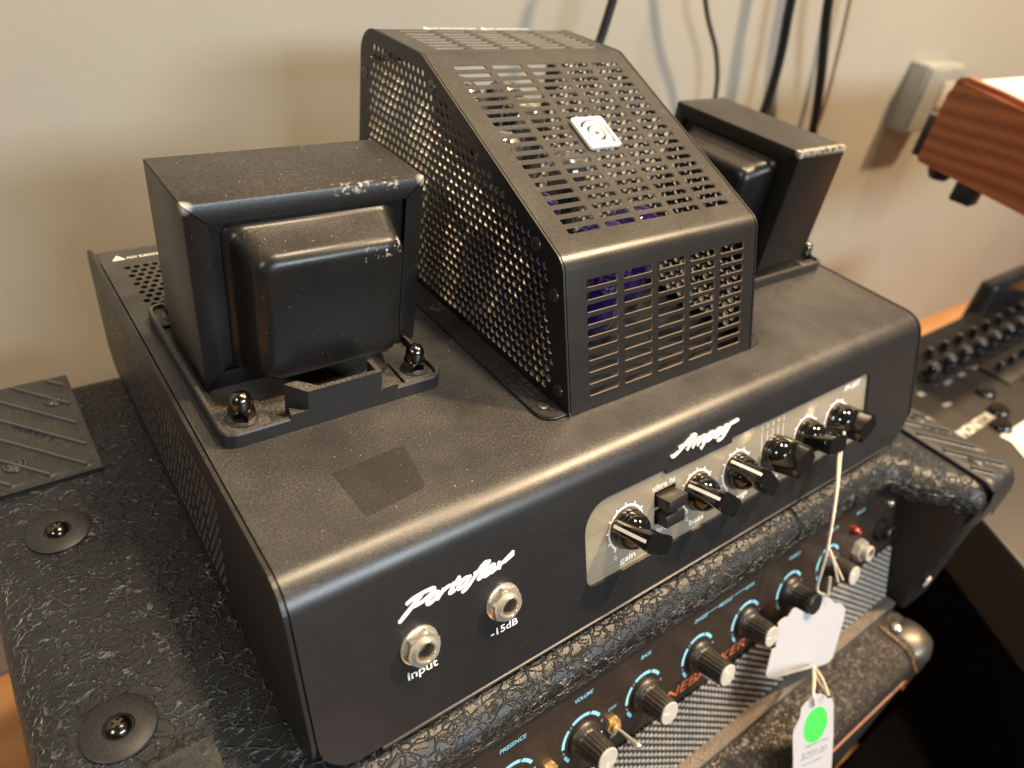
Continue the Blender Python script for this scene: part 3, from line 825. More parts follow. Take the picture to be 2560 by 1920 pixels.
for xo, sg in ((133.9, 1), (257.9, -1)):
    v, f = plate(cs, [circ(y, z, 1.6, 12) for y, z in hp], khp, lambda y, z, d: (xo + sg * d, y, z), 0.9)
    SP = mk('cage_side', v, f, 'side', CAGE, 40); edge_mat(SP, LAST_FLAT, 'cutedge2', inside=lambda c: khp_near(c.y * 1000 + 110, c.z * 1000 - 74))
    fl = [(133.6, 25.8), (133.6, 211), (121.8, 211), (121.8, 33)] + [(121.8 + 7 - 7 * cos(.5 * pi * k / 5), 25.8 + 7 - 7 * sin(.5 * pi * k / 5)) for k in range(1, 6)]
    if sg < 0: fl = [(391.8 - x, y) for x, y in fl]
    bm = bmesh.new(); vf = prism(fl, .25, 1.8); bv = [bm.verts.new(p) for p in vf[0]]
    for q in vf[1]: bm.faces.new([bv[i] for i in q])
    bmesh.ops.bevel(bm, geom=[e for e in bm.edges if abs(e.verts[0].co.z - 1.8) < .01 and abs(e.verts[1].co.z - 1.8) < .01], offset=.5, segments=2, affect='EDGES')
    bm_obj('cage_flange', bm, 'side', CAGE)
    for (fy,) in ((35.3,), (121.7,), (205,)):
        fx = 127.8 if sg > 0 else 264
        mm = basis((fx, fy, 1.7), EX, (0, 1, 0), (0, 0, 1)) @ Matrix.Rotation(random.random() * 3, 4, 'Z')
        put('screw', screw_me, mmat(mm), CAGE); put('screw_recess', slot_me, mmat(mm), CAGE)
    for (y, z) in ((212.3, 88.1), (148.9, 98.9), (63.3, 62.1), (47.7, 46.7), (34.3, 7.9)):
        mm = (basis((133.9, y, z), (0, -1, 0), (0, 0, 1), (-1, 0, 0)) if sg > 0 else basis((257.9, y, z), (0, 1, 0), (0, 0, 1), (1, 0, 0))) @ Matrix.Rotation(random.random() * 3, 4, 'Z')
        put('screw', screw_me, mmat(mm), CAGE); put('screw_recess', slot_me, mmat(mm), CAGE)
# badge on the slanted face
th = math.atan(m2)
bc = Vector((197.2, 106.3, 64.9 + m2 * (106.3 - 53.8)))
bfr = basis(bc, EX, (0, cos(th), sin(th)), (0, -sin(th), cos(th)))
v, f = xf(prism(rrect(-9.4, 9.4, -9.4, 9.4, 1.6, 5), .05, .5), bfr); mk('badge_backing', v, f, 'cage', CAGE, 40)
bout = rrect(-9.7, 9.7, -9.7, 9.7, 1.6, 5)
def arcband(r0, r1, a0, a1, n=28):
    return [(r1 * cos(a0 + (a1 - a0) * k / n), r1 * sin(a0 + (a1 - a0) * k / n)) for k in range(n + 1)] + [(r0 * cos(a1 + (a0 - a1) * k / n), r0 * sin(a1 + (a0 - a1) * k / n)) for k in range(n + 1)]
B1 = arcband(6.6, 8.2, radians(155), radians(0)); B1 = B1[:29] + [(8.2, -4.9), (4.6, -8.3) if False else (8.2, -7.6), (5.6, -7.6), (6.6, -3.6)] + B1[29:]
C3 = circ(0, -.6, 5.2, 36); C4 = circ(0, -.6, 3.7, 30); C5 = circ(0, -.6, 1.7, 20)
def khb(x, y):
    d = hypot(x, y + .6)
    return inpoly(x, y, B1) or 3.68 < d < 5.19 or d < 1.68
v, f = plate(bout, [B1, C3, C4, C5], khb, lambda x, y, d: tuple(bfr @ Vector((x, y, 1.9 - d))), 1.4)
mk('badge', v, f, 'badge', CAGE, 25)
# printed warnings at the rear of the cage top
for x0 in (162.0, 197.5):
    fr = basis((x0, 204.6, 110.12), EX, (0, 1, 0), (0, 0, 1))
    v, f = xf(prism([(0, 0), (5.4, 0), (2.7, 4.4)], 0, .05), fr); mk('warning_triangle', v, f, 'white', CAGE, 0)
    print_text('warning_lettering', 'HOT SURFACE  DO NOT TOUCH', basis((x0 + 6, 205.2, 110.14), EX, (0, 1, 0), (0, 0, 1)), CAGE, size=3.2, width=27, bold=0.02)
# vacuum tubes inside
def vac(x, y, r, h, mat, cap):
    prof = [(r * .82, .3), (r * .86, 7), (r * .9, 8), (r, 13), (r, h - r * .9)]
    g = [(r, 8.2)]
    g = [(r * .9, 8), (r, 12), (r, h - r * .7)]
    for k in range(1, 8):
        a = .5 * pi * k / 8; g.append((r * cos(a), h - r * .7 + r * .7 * sin(a)))
    t = thing_part = mk('vacuum_tube', *xf(lathe(g, 28), Matrix.Translation((x, y, 0))), mat, AMP, 40)
    mk('tube_base', *xf(lathe([(r * .86, .2), (r * .86, 7.5), (r * .8, 7.9)], 24), Matrix.Translation((x, y, 0))), 'satin', t, 40)
    if cap:
        mk('getter_flash', *xf(lathe([(r * .93, h - r * .62), (r * .8, h - r * .28), (r * .5, h - r * .04), (r * .1, h + .12)], 24), Matrix.Translation((x, y, 0))), 'nickel', t, 40)
    return t
vac(158, 66, 11.5, 52, 'satin', False); vac(188, 76, 15, 58, 'violet', False); vac(155, 92, 12, 70, 'violet', False); vac(222, 90, 14, 56, 'violet', False)
vac(160, 128, 11, 84, 'smoky', True); vac(186, 146, 11, 92, 'smoky', True); vac(160, 166, 12, 97, 'smoky', True); vac(226, 150, 11, 60, 'smoky', True); vac(200, 182, 11, 90, 'smoky', True)

# ------------------------------------------------------------------ transformers
def loft(rings, cap=True):
    n = len(rings[0]); v = [p for r in rings for p in r]; f = []
    for i in range(len(rings) - 1):
        for k in range(n): f.append((i * n + k, i * n + (k + 1) % n, (i + 1) * n + (k + 1) % n, (i + 1) * n + k))
    if cap: f.append(tuple(range((len(rings) - 1) * n, len(rings) * n)))
    return v, f
def transformer(frame, mat, tray_mat, tray_rect, nuts, block):
    """frame: local x along the width, local y out of the bell face, local z up; origin at base centre"""
    W2, TH, Z0, Z1 = 46.1, 22.5, 3.2, 79.6
    LIP = 8.0
    # four bent sheets with mitred lips
    prof = [(LIP, TH), (1.2, TH), (.35, TH - .35), (0, TH - 1.2), (0, -TH + 1.2), (.35, -TH + .35), (1.2, -TH), (LIP, -TH)]   # (inset, depth)
    parts = []
    H = Z1 - Z0
    for side in range(4):
        v, f = [], []
        for t, yy in prof:
            g = .22
            for e in (-1, 1):
                if side == 0: v.append((e * (W2 - t - g), yy, Z1 - t))
                elif side == 1: v.append((e * (W2 - t - g), yy, Z0 + t))
                elif side == 2: v.append((-W2 + t, yy, Z0 + H / 2 + e * (H / 2 - t - g)))
                else: v.append((W2 - t, yy, Z0 + H / 2 + e * (H / 2 - t - g)))
        n = len(prof)
        for i in range(n - 1): f.append((2 * i, 2 * i + 1, 2 * i + 3, 2 * i + 2))
        parts.append((v, f))
    core = box_vf(-W2 + .6, W2 - .6, -TH + 2.2, TH - 2.2, Z0 + .6, Z1 - .6)
    V, Fc = merge(*parts, core)
    V, Fc = xf((V, Fc), frame)
    T = mk('transformer', V, Fc, mat, AMP, 40)
    # bell covers
    for sg in (1, -1):
        zc_, hw, hh = 38.6, 32.6, 31.0
        base = TH - 2.2
        def ring(w_, h_, r_, d_, dz=0): return [(x, sg * (base + d_), z) for x, z in rrect(-w_, w_, zc_ + dz - h_, zc_ + dz + h_, r_, 6)]
        R = [ring(hw + 1.5, hh + 1.5, 6, 0), ring(hw + 1.2, hh + 1.2, 6, .8), ring(hw - .2, hh - .2, 6, 1.6), ring(hw - 1.2, hh - 1.2, 6, 3.2), ring(hw - 2.2, hh - 2.4, 7, 9), ring(hw - 3.4, hh - 4.2, 7.5, 15)]
        for k in range(1, 8):
            a = .5 * pi * k / 7
            R.append(ring(hw - 3.4 - 5.5 * (1 - cos(a)), hh - 4.2 - 5.5 * (1 - cos(a)), 7.5 - 2.2 * (1 - cos(a)), 15 + 5.5 * sin(a)))
        R.append(ring(hw - 12, hh - 13, 5, 20.75))
        R.append(ring(hw - 24, hh - 24, 3, 20.95))
        v, f = loft(R)
        if sg < 0: f = [tuple(reversed(q)) for q in f]
        v, f = xf((v, f), frame)
        mk('bell_cover', v, f, mat, T, 60)
    # tray
    x0, x1, y0, y1 = tray_rect
    oc = rrect(x0, x1, y0, y1, 5.5, 6); ic = rrect(x0 + 1.8, x1 - 1.8, y0 + 1.8, y1 - 1.8, 4, 6)
    n = len(oc); v = []
    for P, z in ((oc, .15), (oc, 5.6), ([(a + (b - a) * .28, c + (d_ - c) * .28) for (a, c), (b, d_) in zip(oc, ic)], 6.3), (ic, 6.3), (ic, 3.0)): v += [(a, b, z) for a, b in P]
    f = []
    for i in range(4):
        for k in range(n): f.append((i * n + k, i * n + (k + 1) % n, (i + 1) * n + (k + 1) % n, (i + 1) * n + k))
    f.append(tuple(range(4 * n, 5 * n)))
    TR = mk('mounting_tray', v, f, tray_mat, T, 30)
    if block:
        bx0, bx1 = block
        hull = [(bx0, y0 - .05), (bx1, y0 - .05), (bx1, y0 + 9), (bx1 - 2, y0 + 9), (bx1 - 2, y0 + 2.0), (bx0 + 5, y0 + 2.0), (bx0 - 1, y0 + 8), (bx0 - 6, y0 + 8)]
        v, f = prism(hull, 3.1, 16.8); mk('tray_wall', v, f, tray_mat, T, 25)
        for (bx, d_) in ((bx0 - 7.0, 1), (bx1 + 7.5, -1)):
            tri = [(bx, y0 - .12), (bx + 7 * d_, y0 - .12), (bx + 1.0 * d_, y0 + 4.2)]
            if d_ < 0: tri = tri[::-1]
            v, f = prism(tri, 3.1, 8.2); mk('tray_rib', v, f, tray_mat, T, 25)
    for (nx, ny) in nuts:
        bm = bevel_box(nx - 8, nx + 9, ny - 7, ny + 9, 3.05, 4.4, .6, 2); bm_obj('mounting_lug', bm, tray_mat, T)
        M1 = Matrix.Translation((nx, ny, 4.3)) @ Matrix.Rotation(random.random(), 4, 'Z')
        mk('spring_washer', *xf(lathe([(5.9, .1), (5.9, .6), (5.2, .7), (5.2, 1.2), (4.4, 1.4)], 28), M1), 'screw', T, 30)
        capn = hexnut(5.0, 4.2, 3.0, 1.3)
        dome = [(3.9, 5.3), (3.9, 8.4)]
        for k in range(1, 8):
            a = .5 * pi * k / 7.2; dome.append((3.9 * cos(a), 8.4 + 3.9 * sin(a)))
        mk('cap_nut', *xf(merge(capn, lathe(dome, 28)), M1), 'nut', T, 28)
    return T
F1 = basis((56.55, 122.2, 0), (-1, 0, 0), (0, -1, 0), (0, 0, 1))
T1 = transformer(F1, 'iron', 'tray', (6.4, 98.5, 67.2, 167.2), ((16.6, 77.8), (90.0, 78.3), (16.6, 158), (90, 158)), (38, 68.6))
F2 = basis((344.3, 119.4, 0), (0, 1, 0), (-1, 0, 0), (0, 0, 1))
T2 = transformer(F2, 'iron2', 'tray', (288, 384.2, 67.2, 172), ((375.5, 77.6), (297, 77.6), (375.5, 162), (297, 162)), None)

# ------------------------------------------------------------------ combo amplifier underneath
CMB = thing('combo_amplifier', 'black bark-vinyl bass amplifier with ribbed corners and grey-capped knobs, under the tube head', 'amplifier', (190, 90, -195))
def solid(outline, z0, z1, r_top, r_bot, seg=5):
    bm = bmesh.new(); v, f = prism(outline, z0, z1)
    bv = [bm.verts.new(p) for p in v]
    for q in f: bm.faces.new([bv[i] for i in q])
    if r_top:
        ed = [e for e in bm.edges if abs(e.verts[0].co.z - z1) < .01 and abs(e.verts[1].co.z - z1) < .01]
        bmesh.ops.bevel(bm, geom=ed, offset=r_top, segments=seg, affect='EDGES', profile=.5)
    if r_bot:
        ed = [e for e in bm.edges if abs(e.verts[0].co.z - z0) < .01 and abs(e.verts[1].co.z - z0) < .01]
        bmesh.ops.bevel(bm, geom=ed, offset=r_bot, segments=seg, affect='EDGES', profile=.5)
    return bm
def arc(cx, cy, r, a0, a1, n=6): return [(cx + r * cos(radians(a0 + (a1 - a0) * k / n)), cy + r * sin(radians(a0 + (a1 - a0) * k / n))) for k in range(n + 1)]
CR = 434; XI = 386
U = arc(-61, 230, 17, 180, 90) + arc(CR - 17, 230, 17, 90, 0) + arc(CR - 17, -65, 17, 0, -90) + arc(401, -65, 17, -90, -165) + arc(356, -49, 11.4, -8, 90) \
    + arc(-13, -50.6, 13, 90, 180) + arc(-43, -65, 17, 0, -90) + arc(-61, -65, 17, -90, -180)
U = [p for p in U]
U = list(reversed(U))
U = [p for i, p in enumerate(U) if (Vector(p) - Vector(U[i - 1])).length > .05]
def inset(P, d):
    o = []; n = len(P)
    for i in range(n):
        a = (Vector(P[i]) - Vector(P[i - 1])).normalized(); b = (Vector(P[(i + 1) % n]) - Vector(P[i])).normalized()
        na = Vector((-a.y, a.x)); nb = Vector((-b.y, b.x)); m_ = (na + nb).normalized()
        o.append(tuple(Vector(P[i]) + m_ * (d / max(.4, m_.dot(na)))))
    return o
sgn = 1 if sum(U[i][0] * U[(i + 1) % len(U)][1] - U[(i + 1) % len(U)][0] * U[i][1] for i in range(len(U))) > 0 else -1
if sgn < 0: U = U[::-1]
rings = [[(x, y, -97.5) for x, y in inset(U, 4)], [(x, y, -96.6) for x, y in inset(U, 1.2)], [(x, y, -94) for x, y in U]]
for k in range(9):
    a = .5 * pi * k / 8; rings.append([(x, y, ZL - 14 + 14 * sin(a)) for x, y in inset(U, 14 * (1 - cos(a)))])
v, f = loft(rings)
f.append(tuple(reversed(range(len(U)))))
CAB = mk('cabinet_shell', v, f, 'tolex', CMB, 50)
for xa, xb in ((-77.8, -27), (398.6, 433.8)):
    bm = bevel_box(xa, xb, -79, 246, -194.6, -92, 4, 3); bm_obj('cabinet_cheek', bm, 'inner' if xa > 0 else 'tolex', CMB, 50)
v, f = prism([(-3.2, -3), (2.0, -4), (3.4, 1), (0.5, 4.2), (-2.8, 2.6)], 0, 1.2); mk('bare_wood_chip', *xf((v, f), basis((402.5, -79.3, -163), EX, (0, 0, 1), (0, -1, 0))), 'cream', CMB, 0)
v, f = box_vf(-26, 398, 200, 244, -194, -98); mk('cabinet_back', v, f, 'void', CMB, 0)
# control panel on the same rake as the head's front
def lp(x, z, off=0): return onlaney(x, z, off)
def strip(x0, x1, za, zb, th, off=0):
    v, f = prism([(x0, 0), (x1, 0), (x1, (zb - za) * K), (x0, (zb - za) * K)], -th, 0)
    return xf((v, f), lp(0, za, off))
LPAN = mk('control_panel', *strip(-24, 398.4, -192, -97.6, 2), 'brown', CMB, 0)
for body, x, wd in (('GAIN', 32.5, 7.5), ('OVER', 56, 9), ('PRESENCE', 79.4, 14.2), ('VOLUME', 119.4, 10.9), ('BASS', 159.4, 7.2), ('SWEEP', 200, 10.6), ('MIDDLE', 219.1, 11.2), ('GAIN', 239.8, 7.6), ('TREBLE', 281.2, 11.4), ('EFFECTS', 321, 11.5), ('POWER', 352, 9)):
    print_text('lettering', body, lp(x, -112.6, .06), LPAN, 'blue', size=2.9, width=wd, align='CENTER', shear=.2, bold=.015)
for xa, xb in ((206.0, 213), (225.2, 235.4)):
    v, f = strip(xa, xb, -111.4, -111.1, .02, .06); mk('caption_line', v, f, 'blue', LPAN, 0)
print_text('lettering', 'OFF', lp(136.4, -128.9, .06), LPAN, 'blue', size=2.4, width=5.4, align='CENTER', shear=.2)
print_text('lettering', 'ON', lp(136.4, -144.5, .06), LPAN, 'blue', size=2.2, width=3.6, align='CENTER', shear=.2)
print_text('brand_lettering', 'LINEBACKER', lp(163.5, -147.6, .06), LPAN, 'orange', size=8.0, width=74, shear=.25)
print_text('brand_lettering', '65', lp(246, -147.6, .06), LPAN, 'orange', size=8.0, shear=.25)
LK = [(37.5, 16, 0), (77.5, 16, 1), (117.5, 16, 2), (157.5, 16, 3), (197.5, 18.4, 4), (237.5, 16, 5), (278, 17, 6), (318, 16.5, 7)]
def fluted(h):
    v, f = [], []
    prof = [(9.0, .2), (9.0, 1.6), (8.4, 2.6), (7.6, 3.2), (7.35, 4.4)]
    seg = 72
    rows_ = []
    for r, z in prof: rows_.append([(r, z, 0)] * 1)
    P = [(r, z, 0.0) for r, z in prof] + [(6.9, 5.0, 0.35), (6.6, h * .6, .35), (6.3, h - .8, .35), (6.1, h - .2, .1), (5.8, h, 0)]
    for r, z, fl in P:
        for k in range(seg):
            a = 2 * pi * k / seg; rr = r - fl * max(0, cos(a * 18)) 
            v.append((rr * cos(a), rr * sin(a), z))
    n = len(P)
    for i in range(n - 1):
        for k in range(seg): f.append((i * seg + k, i * seg + (k + 1) % seg, (i + 1) * seg + (k + 1) % seg, (i + 1) * seg + k))
    f.append(tuple(range((n - 1) * seg, n * seg)))
    return v, f
capm = local_mesh('knob_cap', *lathe([(5.75, 0), (5.75, .5), (5.4, .8), (.1, .8)], 32), 'capgrey', 40)
linem = local_mesh('cap_line', *box_vf(-.35, .35, 1.2, 5.2, .8, .84), 'white', 0)
fm = {}
ringa = []
for i, (x, h, k) in enumerate(LK):
    if h not in fm: fm[h] = local_mesh('knob', *fluted(h), 'satin', 30)
    fr = lp(x, -132.8, .05) @ Matrix.Rotation(radians((150, 30, 165, 60, 20, 75, 100, 40)[i]), 4, 'Z')
    kk = put('knob', fm[h], mmat(fr), CMB)
    if i != 6:
        f2 = fr @ Matrix.Translation((0, 0, h - .05)); put('knob_cap', capm, mmat(f2), kk); put('cap_line', linem, mmat(f2), kk)
    if i == 4:
        v, f = box_vf(-.45, .45, 6.5, 7.0, 5.5, h - .4); put('pointer_line', local_mesh('pointer_line', v, f, 'white', 0), mmat(fr @ Matrix.Rotation(radians(100), 4, 'Z')), kk)
    # broken dial arc
    for a0, a1 in ((30, 62), (68, 118), (132, 178), (200, 222), (318, 340)):
        q = arcband(11.2, 12.9, radians(a0), radians(a1), 8)
        v, f = xf(prism(q, .02, .06), lp(x, -132.8, .03)); mk('dial_mark', v, f, 'blue', LPAN, 0)
    for a0, nm in ((190, '0'), (125, '3'), (65, '5'), (10, '8')):
        print_text('dial_number', nm, lp(x, -132.8, .06) @ Matrix.Translation((12.0 * cos(radians(a0)), 12.0 * sin(radians(a0)) - .8, 0)), LPAN, 'blue', size=2.0, align='CENTER')
# toggle switches
for x, z in ((135.6, -136.8), (96.5, -136.8)):
    fr = lp(x, z, .05)
    hx = local_mesh('toggle_switch', *hexnut(4.6, 1.8, 2.6), 'brass', 25)
    T_ = put('toggle_switch', hx, mmat(fr), CMB)
    mk('toggle_bush', *xf(lathe([(2.6, 0), (2.6, 3.6), (1.6, 4.2)], 20), fr), 'brass', T_)
    mk('toggle_lever', *xf(lathe([(.75, 3.5), (.9, 9), (1.35, 14), (1.5, 15.5), (1.1, 16.4)], 16), fr @ Matrix.Rotation(radians(14), 4, 'X') @ Matrix.Rotation(radians(10), 4, 'Y')), 'nickel', T_)
# indicator, jacks, far switch
fr = lp(343.3, -120.5, .05)
mk('indicator_lamp', *xf(lathe([(3.3, 0), (3.3, 1.6), (2.6, 4.2), (1.4, 5.6), (.3, 6.0)], 20), fr), 'red', CMB, 60)
for x, z, mt_ in ((352, -137, 'capgrey'), (378, -134, 'satin')):
    fr = lp(x, z, .05)
    J = put('socket', local_mesh('socket', *hexnut(8.4 if mt_ == 'satin' else 7.2, 4.5, 4.4), mt_, 25), mmat(fr), CMB)
    mk('socket_barrel', *xf(lathe([(5.2, 4), (5.2, 8.5), (4.6, 9), (3.4, 9), (3.3, 1)], 24, False, True), fr), mt_, J)
mk('socket_screw', *xf(lathe([(2.6, 0), (2.4, 1.4), (1.2, 2.2)], 20), lp(390, -120, .05)), 'nickel', CMB, 60)
# woven grille below the panel: upright cords
v, f = [], []; uvs = []
nc = 140; x0 = -22; pitch = 3.0
za, zb = -191, -151.5
fr0 = lp(0, za, 0.0)
Lg = (zb - za) * K
for c in range(nc):
    cx = x0 + c * pitch
    if cx > 398: break
    o = len(v)
    for i in range(2):
        for k in range(6):
            a = pi * k / 5
            v.append(tuple(fr0 @ Vector((cx + 1.5 * cos(a), Lg * i, .3 + 1.5 * sin(a)))))
    for k in range(5):
        f.append((o + k, o + k + 1, o + 7 + k, o + 6 + k)); uvs.append((c + .5, 0, c + .5, 0, c + .5, Lg / 4.2, c + .5, Lg / 4.2))
G = mk('grille_cloth', v, [tuple(reversed(q)) for q in f], 'cloth', CMB, 0)
ul = G.data.uv_layers.new(name='UVMap')
for pi_, p in enumerate(G.data.polygons):
    q = uvs[pi_]; co_ = [(q[0], q[1]), (q[2], q[3]), (q[4], q[5]), (q[6], q[7])][::-1]
    for li, cxy in zip(p.loop_indices, co_): ul.data[li].uv = cxy
for p in G.data.polygons: p.use_smooth = True
G['kind'] = 'stuff'
bm = bevel_box(-27, 398.4, -73.5, -63.2, -199, -190.5, 1.6, 3); bm_obj('front_sill', bm, 'dustwood', CMB)
# corner protectors: plastic cap with diagonal ridges
def protector(x0, x1, y0, y1, word_at, screws, outer, front, flip):
    nx, ny = 54, 84
    zt = ZL + 2.6
    v, f = [], []
    def height(x, y):
        wv = (x - x0) * .755 + (y - y0) * .656
        ph = ((wv - 3) / 11.6) % 1.0
        h = .0
        if ph < .07: h = ph / .07 * 1.7
        elif ph < .16: h = 1.7 - (ph - .07) / .09 * .9
        else: h = .8 * (1 - (ph - .16) / .84)
        ed = min(x - x0, x1 - x, y - y0, y1 - y)
        h *= max(0, min(1, (ed - 3) / 1.5))
        ro = 0
        dxo = (x - x0) if outer < 0 else (x1 - x)
        if dxo < 9: ro += 9 - sqrt(max(0, 81 - (9 - dxo) ** 2))
        if front:
            dyo = y - y0
            if dyo < 10: ro += 10 - sqrt(max(0, 100 - (10 - dyo) ** 2))
        return zt + h - ro
    for j in range(ny + 1):
        for i in range(nx + 1):
            x = x0 + (x1 - x0) * i / nx; y = y0 + (y1 - y0) * j / ny; v.append((x, y, height(x, y)))
    for j in range(ny):
        for i in range(nx):
            a = j * (nx + 1) + i; f.append((a, a + 1, a + nx + 2, a + nx + 1))
    # skirt
    bl = [i for i in range(nx + 1)] + [(j + 1) * (nx + 1) - 1 for j in range(1, ny + 1)] + [ny * (nx + 1) + i for i in range(nx - 1, -1, -1)] + [j * (nx + 1) for j in range(ny - 1, 0, -1)]
    o = len(v)
    for b in bl: v.append((v[b][0], v[b][1], (ZL - .6) if v[b][2] > ZL - 3 else v[b][2] - 22))
    m_ = len(bl)
    for k in range(m_): f.append((bl[(k + 1) % m_], bl[k], o + k, o + (k + 1) % m_))
    P = mk('corner_protector', v, f, 'protector', CMB, 45)
    for kk in range(-1, 12):
        w0 = 3 + 11.6 * kk + .9
        a = Vector((x0, y0)) + Vector((.755, .656)) * w0; dd = Vector((-.656, .755)); lo, hi = -200.0, 200.0
        for ax, (l0, l1) in enumerate(((x0 + (9 if outer < 0 else 3.5), x1 - (9 if outer > 0 else 3.5)), (y0 + (10 if front else 3.5), y1 - 3.5))):
            t0, t1 = sorted(((l0 - a[ax]) / dd[ax], (l1 - a[ax]) / dd[ax])); lo, hi = max(lo, t0), min(hi, t1)
        if hi - lo < 6: continue
        rb = xf(prism([(lo, -.55), (hi, -.55), (hi, .55), (lo, .55)], zt + .8, zt + 2.15), Matrix.Translation((a.x, a.y, 0)) @ Matrix.Rotation(atan2(.755, -.656), 4, 'Z'))
        mk('rib', rb[0], rb[1], 'ribgrey', P, 0)
    for (sx, sy) in screws:
        mk('screw', *xf(lathe([(5.2, 0), (5.0, .5), (3.8, .6), (3.7, .25), (3.2, .9), (1.2, 1.3)], 26), Matrix.Translation((sx, sy, zt + .6))), 'screw', P, 40)
        mk('screw_recess', *xf(cross(1.7, .5, 1.3), Matrix.Translation((sx, sy, zt + .6)) @ Matrix.Rotation(.6, 4, 'Z')), 'dark', P, 0)
    wx, wy, rot = word_at
    fr = basis((wx, wy, zt + 1.15), EX, (0, 1, 0), (0, 0, 1)) @ Matrix.Rotation(radians(rot), 4, 'Z')
    print_text('moulded_lettering', 'LANEY', fr, P, 'dark', size=5.0, width=22, bold=.01)
    return P
protector(-78.6, -24.5, 165, 247.5, (-38.0, 196.5, 129), ((-33.7, 226), (-57.6, 183)), -1, False, 1)
protector(399.0, 435.6, -82.5, 12, (428, -40, 129), ((420, -20), (413, -62)), 1, True, 1)
protector(-78.6, -24.5, -82.5, 11.5, (-38, -40, 149), ((-34, -60), (-64, -5)), -1, True, 1)
# washers with screws on the top
for (x, y) in ((-49.4, 134.5), (-49.7, 31.3)):
    mk_ = mk('foot_washer', *xf(lathe([(12.4, .1), (12.4, .9), (11.8, 1.4), (5.2, 1.5), (4.6, .9)], 48), Matrix.Translation((x, y, ZL))), 'rubber', CMB, 40)
    mk('screw', *xf(lathe([(4.3, .8), (4.2, 2.0), (3.4, 3.2), (1.8, 3.8), (1.7, 3.1), (.2, 3.0)], 28), Matrix.Translation((x, y, ZL))), 'nut', mk_, 40)
    mk('screw_recess', *xf(cross(1.9, .55, 3.75), Matrix.Translation((x, y, ZL)) @ Matrix.Rotation(.5, 4, 'Z')), simple('dusty_recess', (0.05, 0.035, 0.02), 0.7), mk_, 0)

# ------------------------------------------------------------------ cabinet under the combo
CBN = thing('speaker_cabinet', 'black leather-grain vinyl cabinet edge with a nickel corner, below the woven grille', 'speaker cabinet', (170, 60, ZF))
bm = bevel_box(-74, 404, -106, 240, ZF + .5, -195.2, 13, 6); bm_obj('cabinet_shell', bm, 'tolex2', CBN, 60)
v, f = tube([(-60, -105.6, -226), (398, -105.6, -226)], 1.6, 8); mk('painted_edge_glint', v, f, 'copper', CBN)  # coloured strip stands in for light reflected along the edge
# metal corner: bevelled cap over the right front corner
bm = bevel_box(372, 406.4, -108.4, -76, -236, -193.2, 14.2, 7)
CRN = bm_obj('metal_corner', bm, 'dullmetal', CBN, 60)
mk('rivet', *xf(lathe([(3.6, -.2), (3.4, .9), (2.2, 1.9), (.3, 2.3)], 20), Matrix.Translation((381, -84, -193.3))), 'nickel', CRN, 60)
v, f = tube([(371.6, -77, -193.6), (371.6, -95, -193.4), (371.6, -103.5, -196.5), (371.6, -108.2, -204), (371.6, -109, -226)], .8, 8); mk('rolled_edge', v, f, 'gold', CRN)

# ------------------------------------------------------------------ tags and strings
def scallop(P): return P
def tagpts(L, h, ox=1900, oy=1400, k=3.19):
    n = Vector(NF); org = Vector((0, YL - s * ZL, 0)) + n * h
    o = []
    Rm = Matrix(CAM_R)
    for (a, b) in L:
        px, py = ox + a / k, oy + b / k
        r = Rm.transposed() @ Vector(((px - 1280) / 1803.24, (py - 960) / 1803.24, 1))
        t = (org - CAM_POS).dot(n) / r.dot(n); o.append(CAM_POS + r * t)
    return o
# outlines measured on the card's own plane (mm, x along the panel, y up the rake)
def to_local(pts, fr): 
    inv = fr.inverted(); return [(inv @ p).to_2d() for p in pts]
def card(name, L, h, thick, parent, mat, tilt=None):
    fr = lp(0, -130, h); P = to_local(tagpts(L, h), fr)
    # ensure ccw
    ar = sum(P[i][0] * P[(i + 1) % len(P)][1] - P[(i + 1) % len(P)][0] * P[i][1] for i in range(len(P)))
    if ar < 0: P = P[::-1]
    v, f = plate([tuple(p) for p in P], [], lambda x, y: False, lambda a, b, d: tuple(fr @ Vector((a, b, -d))), thick)
    return mk(name, v, f, mat, parent, 0)
T1G = thing('blank_tag', 'blank white card tag wedged among the grey-capped knobs, hanging on a string', 'tag', (285, -70, -180))
card('card', [(480, 290), (545, 300), (570, 318), (600, 345), (650, 350), (680, 385), (678, 420), (670, 470), (640, 570), (580, 780), (550, 815), (510, 835), (300, 890), (130, 940), (70, 943), (52, 925), (50, 900), (95, 720), (125, 700), (145, 510), (165, 485), (200, 460), (225, 455), (240, 430), (262, 395), (290, 380), (380, 432), (440, 380)], 14.5, .5, T1G, 'paper')
S0 = Vector((290.3, -26.4, -37.8))
Pk = tagpts([((2070 - 1900) * 3.19, (1365 - 1400) * 3.19)], 24)[0]
Pt = tagpts([(455, 235)], 17)[0]; Pt2 = tagpts([(520, 275)], 15)[0]; Pe1 = tagpts([(620, 170)], 22)[0]; Pe2 = tagpts([(660, 155)], 21)[0]; Pe3 = tagpts([(560, 140)], 20)[0]; Pe4 = tagpts([(540, 280)], 16)[0]
